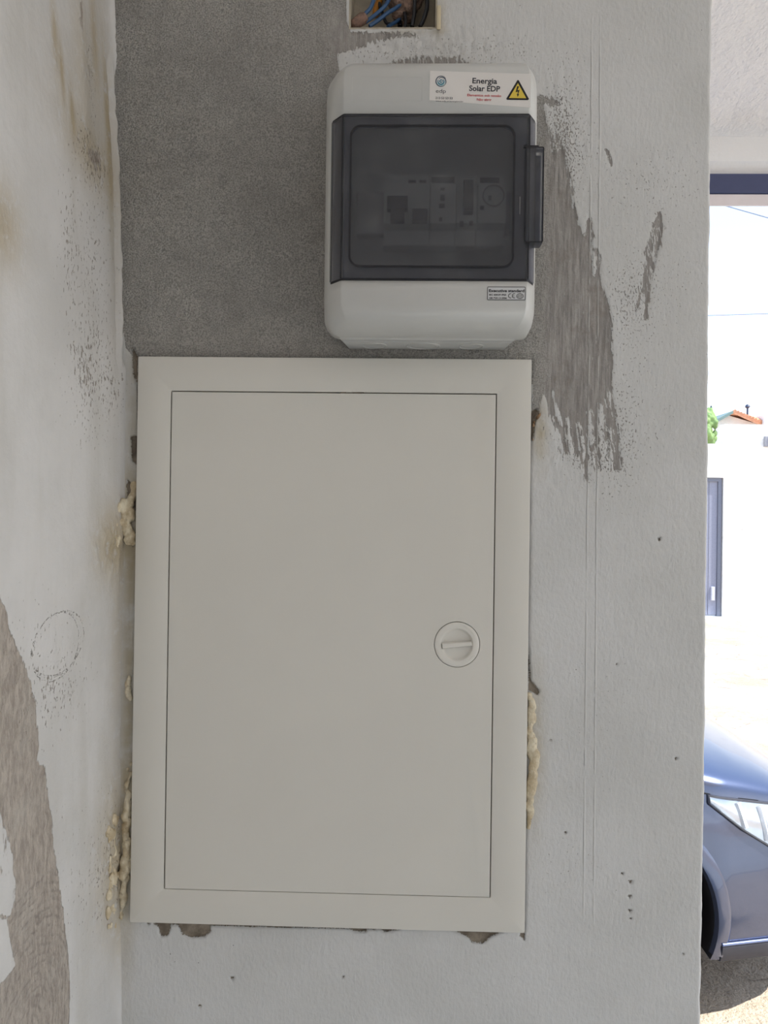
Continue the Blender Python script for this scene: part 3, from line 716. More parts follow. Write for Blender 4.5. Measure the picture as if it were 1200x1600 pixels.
g.loft([yr(R(.0014, .0014), -.0018), yr(R(0, .0012), -.0022), yr(R(0, .0012), -.0072), yr(R(.0003, .0012), -.0078), yr(R(.0009, .0010), -.0080),
        yr(H(-.0009, .0014), -.0080), yr(H(-.0002, .0012), -.0077), yr(H(0, .0010), -.0070), yr(H(0, .0010), -.0022)], False, False)
fr = g.make('frame', M_cab, cabn, 40)
g = G().box(DX0 - .001, DX1 + .001, -.0030, -.0022, DZ0 - .001, DZ1 + .001); g.make('back_plate', M_gap, cabn)
g = G(); gap = .0009
Q = lambda i, r: rrect(DX0 + gap + i, DX1 - gap - i, DZ0 + gap * .5 + i, DZ1 - gap - i, r, 4)
kc = U(714, 1007, Y=-.008); KX, KZ = kc[0], kc[2]; KR = 0.0196
n = 4 * 5
def hole(r, y): return [(KX + r * math.cos(a), y, KZ + r * math.sin(a)) for a in [2 * math.pi * k / 60 for k in range(60)]]
# door plate with a round seat for the lock: plate outline resampled to the hole's 60 points by ray from the lock
def ray_rect(a, i, y):
    x0_, x1_, z0_, z1_ = DX0 + gap + i, DX1 - gap - i, DZ0 + gap * .5 + i, DZ1 - gap - i
    ca, sa = math.cos(a), math.sin(a); t = 1e9
    if ca > 1e-9: t = min(t, (x1_ - KX) / ca)
    if ca < -1e-9: t = min(t, (x0_ - KX) / ca)
    if sa > 1e-9: t = min(t, (z1_ - KZ) / sa)
    if sa < -1e-9: t = min(t, (z0_ - KZ) / sa)
    return (KX + ca * t, y, KZ + sa * t)
angs = sorted(set([2 * math.pi * k / 60 for k in range(60)] + [math.atan2(zz - KZ, xx - KX) % (2 * math.pi) for xx in (DX0 + gap, DX1 - gap) for zz in (DZ0 + gap * .5, DZ1 - gap)]))
rg = lambda r, y: [(KX + r * math.cos(a), y, KZ + r * math.sin(a)) for a in angs]
rr_ = lambda i, y: [ray_rect(a, i, y) for a in angs]
g.loft([rr_(0, -.0032), rr_(0, -.0078), rr_(.0004, -.0082), rg(KR + .0004, -.0082), rg(KR, -.0079), rg(KR, -.0050)], True, True)
door = g.make('door', M_cab, cabn, 35)
for a, b in ((532, 540), (552, 569)):
    q0, q1 = U(a, 615, Y=-.008), U(b, 615, Y=-.008)
    o = G().box(q0[0], q1[0], -.0079, -.0072, DZ1 - .0008, DZ1 + .0002).make('hinge_lug', M_gap, cabn)
    if b > 560: o['label'] = 'longer dark hinge lug on the top gap'
lk = None
g = G()
cr_ = lambda r, y, n=64: [(KX + r * math.cos(2 * math.pi * k / n), y, KZ + r * math.sin(2 * math.pi * k / n)) for k in range(n)]
g.loft([cr_(KR - .0005, -.0052), cr_(KR - .0005, -.0083), cr_(KR - .0012, -.0087), cr_(.0142, -.0088), cr_(.0136, -.0085), cr_(.0126, -.0062), cr_(.0115, -.0056)], True, True)
lock = g.make('rotary_lock', M_knob, door, 40)
g = G(); ca, sa = math.cos(.09), math.sin(.09)
bar = [(-.0128, -.0030), (-.0128, .0022), (.0128, .0018), (.0128, -.0018)]
def tr(px_, pz_, y, s=1): return (KX + px_ * ca * s - pz_ * sa * s, y, KZ + px_ * sa * s + pz_ * ca * s)
g.loft([[tr(a, b, -.0055) for a, b in bar], [tr(a, b, -.0088) for a, b in bar], [tr(a * .97, b * .7, -.0098) for a, b in bar]], True, True)
# the grip bar and the embossed marks belong to the lock: a third level below the door is the deepest allowed
bar_v, bar_f = g.v, g.f
lg = G(); lg.v = [tuple(v.co + door.location + cabn.location) for v in lock.data.vertices]; lg.f = [tuple(q.vertices) for q in lock.data.polygons]
lg.add(bar_v, bar_f)
for a0, a1 in ((30, 34), (38, 44), (48, 52), (56, 58), (60, 72), (-48, -44), (-40, -36), (-54, -50)):
    ps = [(KX + .0168 * math.cos(math.radians(a)), -.0087, KZ + .0168 * math.sin(math.radians(a))) for a in np.linspace(a0, a1, 4)]
    lg.tube(ps, .0004, 6)
bpy.data.objects.remove(lock)
lg.make('rotary_lock', M_knob, door, 40)

# ------------------------------------------------------------------ the smaller surface box
YF = -.085
FX0, FX1 = .0120, .1535; RX0, RX1 = -.0055, .1650
box = thing('distribution_box', 'light grey plastic surface box with a smoked window, above the cabinet', 'distribution box', ((RX0 + RX1) / 2, 0, 1.846))
def profile(yf, ins, off=0.0):
    """half a cross-section, left rim to front to right rim"""
    k = (abs(yf) - .030) / .055
    L = [(RX0 + ins - off, -.030), (RX0 + ins + .0012 - off, -.030 - .020 * k), (RX0 + ins + .0040 - off, -.030 - .034 * k), (FX0 - .0085 - off + ins * .9, -.030 - .0445 * k), (FX0 - .0006 + ins * .9 - off * .6, -.030 - .0540 * k), (FX0 + .0010 + ins * .9, yf - off)]
    kr = (RX1 - FX1) / (FX0 - RX0)
    Rr = [(RX1 - (a - RX0) * kr, b) for a, b in L[::-1]]
    return L + Rr
WZ0, WZ1 = 1.8785, 2.0055
stations = [(1.8465, -.036, .0150), (1.8466, -.052, .0120), (1.8472, -.066, .0085), (1.8490, -.076, .0055), (1.8520, -.0815, .0032), (1.8550, -.0838, .0018), (1.8600, -.0848, .0004), (1.8720, YF, 0), (WZ0, YF, 0),
            (WZ1, YF, 0), (2.0340, YF, 0), (2.0400, -.0845, .0010), (2.0440, -.0825, .003), (2.0480, -.078, .006), (2.0530, -.066, .009), (2.0580, -.050, .012), (2.0625, -.036, .016)]
# cover: grey body with the window opening left out
g = G(); rings = []
for z, yf, ins in stations: rings.append([(a, b, z) for a, b in profile(yf, ins)])
npf = len(rings[0]); v = [p for r in rings for p in r]; f = []
for i in range(len(rings) - 1):
    for j in range(npf - 1):
        if i == 8 and 3 <= j < npf - 4: continue
        f.append((i * npf + j, i * npf + j + 1, (i + 1) * npf + j + 1, (i + 1) * npf + j))
f.append(tuple(range(npf))); f.append(tuple((len(rings) - 1) * npf + j for j in range(npf)))
g.add(v, f)
cover = g.make('cover', M_grey, box, 38)
md = cover.modifiers.new('thickness', 'SOLIDIFY'); md.thickness = .0018; md.offset = -1
# lip round the cover's foot and the base behind it
def oct_(x0, x1, z0, z1, c_, y): return [(x0 + c_, y, z0), (x1 - c_, y, z0), (x1, y, z0 + c_), (x1, y, z1 - c_), (x1 - c_, y, z1), (x0 + c_, y, z1), (x0, y, z1 - c_), (x0, y, z0 + c_)]
def rr3(i, y, r=.015): return [(a, y, b) for a, b in rrect(RX0 + i, RX1 - i, 1.8463 + i, 2.0640 - i, r, 6)]
G().loft([rr3(.0008, -.0275), rr3(0, -.0280), rr3(0, -.0345), rr3(.0012, -.0362), rr3(.004, -.0366)], True, False).make('cover_lip', M_grey, box, 40)
G().loft([oct_(RX0 + .0075, RX1 - .0075, 1.8448, 2.062, .011, -.0005), oct_(RX0 + .0055, RX1 - .0055, 1.8448, 2.0625, .010, -.0272)], True, True).make('base', M_grey, box)
for cx_, rs in ((U(585, 537, Y=-.014)[0], (.0100,)), (U(661, 538, Y=-.014)[0], (.0115, .0140)), (U(736, 541, Y=-.014)[0], (.0100,))):
    g = G()
    for r in rs: g.tube([(cx_ + r * math.cos(a), -.0140 + min(r, .0118) * math.sin(a), 1.8448) for a in np.linspace(0, 2 * math.pi, 41)], .0005, 6, False)
    o = g.make('knockout_ring', M_grey, box, 50)
    if len(rs) == 2: o['label'] = 'larger double knockout ring in the middle'
# smoked window, dark strips painting shade in its gaps, its dark inner frame
def shell(z0, z1, offo, offi, jl=3, jr=None):
    A = profile(YF, 0, offo)[jl:npf - jl]; B = profile(YF, 0, offi)[jl:npf - jl]
    ring = lambda z: [(a, b, z) for a, b in A] + [(a, b, z) for a, b in B[::-1]]
    return G().loft([ring(z0), ring(z1)], True, True)
win = shell(WZ0 + .0016, WZ1 - .0016, .0012, -.0010).make('window', M_smoke, box, 30)
shell(WZ0 + .0001, WZ0 + .0017, .0004, -.0018).make('window_gap_shade', M_line, box)
shell(WZ1 - .0017, WZ1 - .0001, .0004, -.0018).make('window_gap_shade', M_line, box)
a_, b_ = U(549, 197, Y=-.086), U(801, 417, Y=-.086); IX0, IX1, IZ0, IZ1 = a_[0], b_[0], b_[2], a_[2]
g = G(); g.ring(rrect(IX0 - .0008, IX1 + .0008, IZ0 - .0008, IZ1 + .0008, .0085), rrect(IX0 + .0006, IX1 - .0006, IZ0 + .0006, IZ1 - .0006, .0072), YF - .0018, YF - .0013)
g.make('groove', M_line, win)
g = G(); o4 = rrect(FX0 + .0015, FX1 - .0015, WZ0 + .0020, WZ1 - .0020, .0008); i4 = rrect(IX0, IX1, IZ0, IZ1, .008)
g.ring(o4, i4, YF + .0018, YF + .0030); g.make('inner_frame', M_inner, box)
for xx in (FX0 - .0002, FX1 + .0002):
    G().box(xx - .0004, xx + .0004, YF - .0016 + .0008, YF + .0014, WZ0 + .0018, WZ1 - .0018).make('edge_line', M_line, win)
c0, c1 = U(819, 237, Y=-.080), U(845, 386, Y=-.078)
g = G(); g.box(c0[0], c1[0], -.088, -.0745, c1[2], c0[2], .0012); clasp = g.make('clasp', M_smoke, box, 40); clasp['label'] = 'smoked tab clasp on the right side'
g = G(); g.ring(rrect(c0[0] + .0001, c1[0] - .0001, c1[2] + .0001, c0[2] - .0001, .0012, 3), rrect(c0[0] + .0007, c1[0] - .0007, c1[2] + .0007, c0[2] - .0007, .001, 3), -.0884, -.0880); g.make('clasp_edge', M_line, clasp)
G().box(c0[0] + .001, c1[0] - .001, -.0740, -.0715, c1[2] + .004, c0[2] - .002, .0008).make('clasp_backing', M_inner, clasp)
G().box(c0[0] - .0015, c1[0] - .004, -.0870, -.0850, c0[2] + .0002, c0[2] + .0016).make('clasp_notch', M_line, clasp)
hx = U(812, 320, Y=-.086)[0]
G().tube([(hx, -.0868, U(812, 308, Y=-.086)[2]), (hx, -.0868, U(812, 335, Y=-.086)[2])], .0003, 6).make('hinge_pin', M_rail, win)
# inside: pale tray, rail and devices
G().box(RX0 + .012, RX1 - .012, -.0300, -.0290, 1.860, 2.050).make('tray', M_brk, box)
G().box(.020, .146, -.0400, -.0300, 1.930, 1.965, .001).make('mounting_rail', M_rail, box)
def breaker(x0p, x1p, label, tog, marks):
    q0 = U(x0p, 262, Y=-.068); q1 = U(x1p, 375, Y=-.068)
    xa, xb, zb, za = q0[0] + .0002, q1[0] - .0002, q1[2], q0[2]
    r = thing('circuit_breaker', label, 'circuit breaker', ((xa + xb) / 2, -.045, zb), 'breakers behind the smoked window')
    zm = (za + zb) / 2
    prof = [(zb, -.041), (zb, -.055), (zb + .012, -.055), (zb + .013, -.068), (za - .013, -.068), (za - .012, -.055), (za, -.055), (za, -.041)]
    G().prism(prof, [(xa, y, z) for z, y in prof], [(xb, y, z) for z, y in prof]).make('breaker_body', M_brk, r)
    for (a, b, c_, d_) in tog:
        t0 = U(a, b, Y=-.071); t1 = U(c_, d_, Y=-.071); G().box(t0[0], t1[0], -.075, -.0675, t1[2], t0[2], .0006).make('toggle', M_blk, r)
    for (a, b, c_, d_) in marks:
        t0 = U(a, b, Y=-.0685); t1 = U(c_, d_, Y=-.0685); G().box(t0[0], t1[0], -.0688, -.0678, t1[2], t0[2]).make('printed_mark', M_ink2, r)
breaker(600, 671, 'wide breaker at the left with two black toggles', [(605, 309, 637, 330), (610, 330, 632, 348), (644, 329, 668, 348)], [(638, 282, 650, 286), (655, 282, 666, 286)])
breaker(673, 712, 'pale breaker left of the dark slotted one, with a dark top label', [], [(674, 277, 710, 286), (688, 294, 695, 298), (688, 305, 695, 314), (686, 319, 695, 325), (686, 340, 691, 346)])
breaker(714, 745, 'breaker with a tall dark vertical slot in its front', [(724, 284, 739, 334)], [(718, 346, 724, 354), (733, 346, 739, 352)])
breaker(747, 790, 'rightmost device with a round dial and a dark top label', [], [(750, 278, 780, 286), (763, 306, 768, 313), (750, 322, 756, 328)])
dial = bpy.data.objects[[o.name for o in bpy.data.objects if o.get('label', '').startswith('rightmost device')][0]]
dc = U(771, 306, Y=-.069); G().ring(circ(dc[0], dc[2], .0085, 32), circ(dc[0], dc[2], .0078, 32), -.0695, -.0680).make('dial_ring', M_ink2, dial)

# moulded outline on the top of the cover
g = G(); o4 = rrect(U(550, 116, Y=YF)[0], U(660, 116, Y=YF)[0], U(600, 158, Y=YF)[2], U(600, 120, Y=YF)[2], .001, 3)
i4 = rrect(o4[4][0] + .0007, o4[0][0] - .0007, o4[-1][1] + .0007 - .0, o4[0][1] + .0, .0006, 3)
xa, xb = min(p[0] for p in o4), max(p[0] for p in o4); za, zb = min(p[1] for p in o4), max(p[1] for p in o4)
g.ring(o4, rrect(xa + .0004, xb - .0004, za + .0004, zb - .0004, .0007, 3), YF - .00012, YF + .0002); g.make('moulded_outline', M_grey, box)

# sticker
T = YF - .00025
tl, trr, br, bl = (U(*q, Y=T) for q in ((672, 110.5), (830, 115.5), (828.5, 168), (671, 156.5)))
poly = [(q[0], q[2]) for q in (tl, trr, br, bl)]
st = G().plate(poly, T, YF - .00002).make('warning_sticker', M_card, box); st['label'] = 'white warning sticker with a logo and yellow triangle'
T2 = T - .00012
L = lambda s, ax, ay, h, w, mat, par, bold=0.0, nm='lettering', ang=-.026, **k: text(nm, s, U(ax, ay, Y=T2)[0], U(ax, ay, Y=T2)[2], T2, h * .000485, mat, par, w * .000485 if w else None, bold, ang, **k)
L('Energia', 738, 130, 8.4, 38.5, M_ink2, st, .022)
L('Solar EDP', 733, 141.8, 8.4, 48, M_ink2, st, .022)
L('Elementos sob tensão', 730, 150.3, 3.8, 53, M_red, st, .012)
L('Não abrir', 745, 157.2, 3.8, 23, M_red, st, .012)
L('edp', 681, 145, 6.2, 15.5, M_ink2, st, -.004)
L('213 53 53 53', 680.5, 154.6, 3.4, 26.5, M_ink, st, .012)
L('www.edp.pt/energiasolar', 680.5, 158.6, 2.2, 43.5, M_ink2, st, .0)
cxs, czs = U(689.3, 127, Y=T2)[0], U(689.3, 127, Y=T2)[2]; u = .000485
def swirl(r0, r1, a0, a1, w0, w1, mat, y):
    n = 40; out = []; inn = []
    for k in range(n + 1):
        t = k / n; a = math.radians(a0 + (a1 - a0) * t); r = (r0 + (r1 - r0) * t) * u; w = (w0 + (w1 - w0) * math.sin(math.pi * t)) * u / 2
        out.append((cxs + (r + w) * math.cos(a), y, czs + (r + w) * math.sin(a))); inn.append((cxs + (r - w) * math.cos(a), y, czs + (r - w) * math.sin(a)))
    g = G(); g.add(out + inn, [(k, k + 1, n + 2 + k, n + 1 + k) for k in range(n)]); return g
g = swirl(8.2, 8.0, 30, 330, .5, 1.5, None, T2); s2 = swirl(8.0, 5.6, -30, 130, .9, 1.3, None, T2); g.add(s2.v, s2.f); g.make('logo_swirl', M_navy, st)
g = swirl(5.2, 4.2, 150, 400, 1.0, 2.0, None, T2 - .00003); g.make('logo_swirl', M_teal, st)
g = swirl(2.4, 1.6, 0, 360, .9, 1.8, None, T2 - .00003); g.make('logo_swirl', M_teal, st)
g = swirl(6.6, 6.2, 200, 380, .4, 1.0, None, T2 - .00001); g.make('logo_swirl', M_pale, st)
def tri(pts, y): return G().add([(U(a, b, Y=T2)[0], y, U(a, b, Y=T2)[2]) for a, b in pts], [tuple(range(len(pts)))])
tri([(808.5, 125.0), (810.5, 125.4), (826.5, 154.5), (825, 156.5), (792.5, 156), (791, 154.5)], T2).make('triangle_border', M_ink, st)
tri([(809.3, 129.8), (822.3, 153.6), (795.3, 153.2)], T2 - .00005).make('triangle_field', M_yel, st)
tri([(808.2, 134.5), (811.0, 135.0), (808.6, 141.2), (812.0, 140.4), (809.8, 147.0), (811.2, 146.9), (808.8, 151.8), (807.4, 146.8), (808.5, 147.0), (809.2, 143.2), (805.4, 144.4)], T2 - .0001).make('lightning_bolt', M_ink, st)
# rating label
q0, q1 = U(761.5, 447.8, Y=T), U(821, 469.2, Y=T)
rl = G().plate(rrect(q0[0], q1[0], q1[2], q0[2], .0008, 3), T, YF - .00002).make('rating_label', M_card2, box); rl['label'] = 'small grey rating label outlined in black'
g = G(); g.ring(rrect(q0[0], q1[0], q1[2], q0[2], .0008, 3), rrect(q0[0] + .0004, q1[0] - .0004, q1[2] + .0004, q0[2] - .0004, .0005, 3), T2, T + .00001); g.make('label_border', M_ink, rl)
L('Executive standard', 764, 456.2, 4.3, 55, M_ink, rl, .03, ang=0)
L('IEC 60529 IP65', 764.3, 461.8, 2.6, 26.5, M_ink, rl, .03, ang=0)
L('GB 7251.3-2006', 764.3, 466.9, 2.6, 27.5, M_ink, rl, .03, ang=0)
def arc(cx_, cz_, r, a0, a1, w):
    n = 16; o_, i_ = [], []
    for k in range(n + 1):
        a = math.radians(a0 + (a1 - a0) * k / n); p_ = U(cx_, cz_, Y=T2)
        o_.append((p_[0] + (r + w) * u * math.cos(a), T2, p_[2] + (r + w) * u * math.sin(a))); i_.append((p_[0] + (r - w) * u * math.cos(a), T2, p_[2] + (r - w) * u * math.sin(a)))
    return o_ + i_, [(k, k + 1, n + 2 + k, n + 1 + k) for k in range(n)]
g = G(); g.add(*arc(797.8, 462.2, 3.3, 70, 290, .5)); g.add(*arc(803.6, 462.2, 3.3, 70, 290, .5))
p_ = U(802, 462.2, Y=T2); g.add([(p_[0] - .8 * u, T2, p_[2] - .45 * u), (p_[0] + 1.6 * u, T2, p_[2] - .45 * u), (p_[0] + 1.6 * u, T2, p_[2] + .45 * u), (p_[0] - .8 * u, T2, p_[2] + .45 * u)], [(0, 1, 2, 3)])
g.make('ce_mark', M_ink, rl)
p_ = U(812.4, 462.6, Y=T2); g = G(); el = lambda a, b: [(p_[0] + a * u * math.cos(t), p_[2] + b * u * math.sin(t)) for t in np.linspace(0, 2 * math.pi, 25)[:-1]]
g.ring(el(5.6, 4.4), el(4.9, 3.7), T2, T2 + .0001); g.ring(el(3.9, 2.9), el(3.4, 2.5), T2, T2 + .0001); g.make('oval_mark', M_ink, rl)
L('CCC', 809.6, 463.9, 2.6, 5.6, M_ink, rl, .02, ang=0)

# ------------------------------------------------------------------ outside
M_gate = simple('grey_gate_steel', S(140, 142, 158), 0.5, 0.05)
M_gated = simple('grey_gate_edge_steel', S(112, 116, 130), 0.5, 0.05)
GY_ = 12.86
gr_, gt_, gb_ = U(1125, 850, Y=GY_)[0], U(1113, 747, Y=GY_)[2], U(1113, 962, Y=GY_)[2]
gate = thing('metal_gate', 'tall grey metal gate set in the white wall across the yard', 'gate', (gr_ - 1.1, GY_, gb_))
G().box(gr_ - .06, gr_, GY_ - .05, GY_ + .05, gb_, gt_).make('gate_frame', M_gated, gate)
G().box(gr_ - 2.2, gr_ - 2.14, GY_ - .05, GY_ + .05, gb_, gt_).make('gate_frame', M_gated, gate)
G().box(gr_ - 2.14, gr_ - .06, GY_ - .05, GY_ + .05, gt_ - .06, gt_).make('gate_frame', M_gated, gate)
for k in range(14):
    xa = gr_ - .06 - (k + 1) * .1486
    o = G().box(xa + .004, xa + .1446, GY_ - .02, GY_ + .02, gb_ + .02, gt_ - .06).make('panel', M_gate, gate)
hp = U(1112, 927, Y=GY_); G().box(hp[0] - .03, hp[0] + .03, GY_ - .07, GY_ - .02, hp[2] - .12, hp[2] + .12, .008).make('handle', simple('pale_metal', S(196, 196, 204), 0.4), gate)
# white boundary wall with stained blotches
m = Mat('weathered_white_render')
bl_ = m.noise(1.7, 5, 0.7)
wc = m.mix(m.ma('MULTIPLY', m.ss(bl_, 0.64, 0.72), 0.7), S(240, 238, 234), S(168, 150, 134))
M_bw = m.fin(wc, 0.9, m.bump(m.noise(12, 4), 0.01))
wt = U(1160, 664, Y=GY_)[2]
ww = G(); ww.box(gr_ + .02, gr_ + 14, GY_ - .08, GY_ + .12, -.05, wt); ww.box(gr_ - 2.22, gr_ + .02, GY_ - .08, GY_ + .12, gt_ + .005, U(1104, 694, Y=GY_)[2])
bw = ww.make('boundary_wall', M_bw); tag(bw, 'high white rendered wall right of the grey gate, sunlit', 'wall')
w2 = G().box(gr_ - 22, gr_ - 2.22, GY_ - .08, GY_ + .12, -.05, 2.2).make('boundary_wall', M_bw); tag(w2, 'white rendered wall left of the grey gate', 'wall')
cb = G(); q = U(1129, 977, Y=GY_ - .25); cb.box(gr_ - 2.3, gr_ + .12, GY_ - .28, GY_ + .1, -.04, gb_ - .005, .01); tag(cb.make('gate_sill', M_bw), 'pale concrete sill under the grey gate', 'sill')
mb = U(1193, 690, Y=GY_ - .09); s_ = .0115
meter = thing('meter_box', 'small grey meter box high on the white wall at the right', 'meter box', (mb[0] + .2, GY_ - .08, mb[2] - .09))
G().box(mb[0], mb[0] + .45, GY_ - .14, GY_ - .085, mb[2] - .09, mb[2] + .09, .01).make('case', simple('mid_grey_plastic', S(150, 150, 156), 0.5), meter)
for k in range(3): G().box(mb[0] + .05, mb[0] + .40, GY_ - .150, GY_ - .1405, mb[2] - .055 + k * .045, mb[2] - .03 + k * .045).make('slat', simple('light_grey_plastic_slat', S(196, 196, 200), 0.5), meter)
# house with tiled roof behind
HY = 19.0
apex = U(1138, 644, Y=HY); rr0 = U(1179, 661, Y=HY); ll0 = U(1117, 657, Y=HY)
house = thing('house', 'white house with an orange tiled roof beyond the white wall', 'house', (apex[0] + 1.5, HY + 2, 0))
G().prism([0] * 5, [(ll0[0], HY, 0), (ll0[0], HY, ll0[2] - .05), (apex[0], HY, apex[2] - .08), (rr0[0] + 1.2, HY, rr0[2] - .35), (rr0[0] + 1.2, HY, 0)], [(ll0[0], HY + 6, 0), (ll0[0], HY + 6, ll0[2] - .05), (apex[0], HY + 6, apex[2] - .08), (rr0[0] + 1.2, HY + 6, rr0[2] - .35), (rr0[0] + 1.2, HY + 6, 0)]).make('house_wall', M_white, house)
M_tile = simple('orange_clay_tile', S(222, 160, 124), 0.8, 0.12, 6)
roof = G().prism([0] * 4, [(apex[0], HY - .3, apex[2]), (apex[0], HY - .3, apex[2] - .07), (rr0[0], HY - .3, rr0[2] - .1), (rr0[0], HY - .3, rr0[2])], [(apex[0] + .5, HY + 3, apex[2] + .02), (apex[0] + .5, HY + 3, apex[2] - .07), (rr0[0] + 4.5, HY + 3, rr0[2] + .0), (rr0[0] + 4.5, HY + 3, rr0[2] + .14)]).make('roof', M_tile, house)
for k in range(9):
    t = (k + .5) / 9; a = Vector((apex[0], HY - .31, apex[2])).lerp(Vector((rr0[0], HY - .31, rr0[2])), t); b = Vector((apex[0] + .5, HY + 3, apex[2] + .03)).lerp(Vector((rr0[0] + 4.5, HY + 3, rr0[2] + .15)), t)
    G().tube([a, b], .045, 6).make('roof_tile', M_tile, roof)
G().prism([0] * 4, [(apex[0], HY - .3, apex[2]), (apex[0], HY - .3, apex[2] - .07), (ll0[0] - .1, HY - .3, ll0[2] - .1), (ll0[0] - .1, HY - .3, ll0[2] - .03)], [(apex[0], HY + 6, apex[2]), (apex[0], HY + 6, apex[2] - .07), (ll0[0] - .1, HY + 6, ll0[2] - .1), (ll0[0] - .1, HY + 6, ll0[2] - .03)]).make('gable_edge', simple('grey_green_flashing', S(120, 140, 134), 0.7), house)
ch = U(1196, 654, Y=HY - .4); G().box(ch[0] - .03, ch[0] + 1.2, HY - .4, HY + .5, ch[2] - .6, ch[2] + .10).make('chimney', M_white, house)
vp = U(1168, 636, Y=HY + .2); g = G(); g.tube([(vp[0], HY + .2, vp[2] - .38), (vp[0], HY + .2, vp[2])], .025, 8); bm_ = [(vp[0], HY + .2, vp[2] + .05 * 0, .06, .06, .05)]
g.tube([(vp[0], HY + .2, vp[2] - .03), (vp[0], HY + .2, vp[2] + .0), (vp[0], HY + .2, vp[2] + .05), (vp[0], HY + .2, vp[2] + .07)], [.03, .065, .05, .01], 10)
g.make('roof_vent', simple('dark_vent_metal', S(60, 70, 90), 0.5), house, 50)
# trees beyond
M_leaf = simple('green_foliage', S(132, 158, 96), 0.8, 0.3, 3); M_leafd = simple('dark_blue_green_foliage', S(70, 92, 96), 0.8, 0.2, 3); M_bark = simple('brown_bark', S(110, 90, 70), 0.9, 0.2)
def tree(name, label, px, py, TY, rx, rz, mat, n, seed, conic=False):
    rn = random.Random(seed); c3 = U(px, py, Y=TY); r = thing(name, label, 'tree', (c3[0], TY, 0))
    it = []
    for k in range(n):
        h = rn.random(); w = (1 - h) if conic else math.sqrt(max(0, 1 - (2 * h - 1) ** 2)); a = rn.random() * 6.28; q = rn.uniform(.3, 1) * w
        it.append((c3[0] + math.cos(a) * rx * q * .8, TY + math.sin(a) * rx * q * .8, c3[2] - rz + 2 * rz * h, rx * .2 * (w * .7 + .3), rx * .2 * (w * .7 + .3), rz * .17))
    blobs('crown', it, mat, rx * .07, rx * .10, 2.2 / rx, r, seed)
    G().tube([(c3[0], TY, -.1), (c3[0] + .05, TY, c3[2] * .5), (c3[0], TY, c3[2])], [.16, .12, .07], 8).make('trunk', M_bark, r, 50)
tree('leafy_tree', 'round light green tree behind the grey gate, left of the house', 1102, 672, 16.6, .34, .48, M_leaf, 170, 3)
tree('conifer_tree', 'small dark conifer tip above the round green tree', 1111, 651, 40, .42, .55, M_leafd, 30, 5, True)

# overhead cables
M_cable = simple('pale_blue_grey_cable', S(132, 148, 182), 0.5, 0.03)
def cable(a, b, Yc, r, label, sag=.05):
    p0 = Vector(U(a[0], a[1], Y=Yc)); p1 = Vector(U(b[0], b[1], Y=Yc)); d = p1 - p0; q0 = p0 - d * 6; q1 = p1 + d * 6
    pts = [q0.lerp(q1, t) + Vector((0, 0, sag * ((2 * t - 1) ** 2))) for t in np.linspace(0, 1, 25)]
    tag(G().tube(pts, r, 6).make('overhead_cable', M_cable), label, 'cable', 'overhead cables crossing the sky')
cable((1126, 319), (1200, 340), 8, .009, 'thick topmost cable slanting down to the right under the lintel', 0)
cable((1106, 493), (1200, 490), 16, .012, 'thin level cable crossing the sky at mid height')
cable((1106, 598), (1200, 588), 18, .004, 'faint lowest cable just above the house roof')
cable((1106, 550), (1200, 547), 24, .004, 'faint hair-thin cable between the level cable and the lowest one')

# ------------------------------------------------------------------ the parked car
m = Mat('metallic_blue_grey_paint')
pc_ = m.mix(m.ss(m.noise(900, 2), 0.4, 0.6), S(88, 95, 118), S(98, 105, 128))
M_paint = m.fin(pc_, 0.24, None, Metallic=0.75, Coat_Weight=0.8, Coat_Roughness=0.06)
M_arch = simple('matt_dark_wheel_liner', S(40, 38, 42), 0.8, 0.05)
M_trimc = simple('dark_grey_bumper_plastic', S(66, 66, 74), 0.6, 0.05)
M_glassd = simple('dark_car_glass', S(30, 36, 42), 0.08, 0.02)
M_tyre = simple('black_tyre_rubber', S(44, 43, 44), 0.85, 0.1)
M_alloy = simple('silver_alloy', S(170, 172, 176), 0.3, 0.03, Metallic=0.8)
m = Mat('clear_headlamp_lens'); m.b.inputs['Transmission Weight'].default_value = 0.9; M_lens = m.fin(S(240, 244, 250), 0.04, None)
M_lampin = simple('chrome_reflector', S(214, 218, 226), 0.12, 0.04, Metallic=0.95)
M_shut = simple('black_shut_line', S(20, 22, 30), 0.7, 0.02)

NY = 1.93; CYC = NY + .88                                  # near flank and centre line of the car
car = thing('car', 'dark blue-grey car parked outside, front right wing and headlight showing', 'car', (0.0, CYC, 0))
FXN = 1.78
def halfw(x, z):
    """half width of the body at station x and height z"""
    s = np.interp(x, [-2.45, -2.2, -1.6, .9, 1.15, 1.35, 1.52, 1.66, 1.74, FXN], [.62, .78, .87, .88, .868, .82, .715, .53, .36, .16])
    k = np.interp(z, [.18, .24, .34, .52, .66, .76, .92, 1.05], [.955, .975, .99, 1.0, .992, .965, .90, .84])
    return s * k
def shoulder(x): return np.interp(x, [-2.45, -2.2, -1.5, 0.2, .85, 1.11, 1.37, 1.55, 1.68, 1.75, FXN], [.88, .94, .95, .90, .82, .768, .728, .705, .66, .60, .50])
def top(x): return np.interp(x, [-2.45, -2.2, .10, .55, 1.0, 1.25, 1.40, 1.52, 1.62, 1.70, 1.75, FXN], [1.00, 1.06, 1.06, 1.00, .935, .875, .825, .765, .70, .64, .61, .50])
xs_c = np.concatenate([np.linspace(-2.45, .6, 20), np.linspace(.65, 1.5, 30), np.linspace(1.52, FXN, 22)])
rings = []
NZ = 14; NT = 16
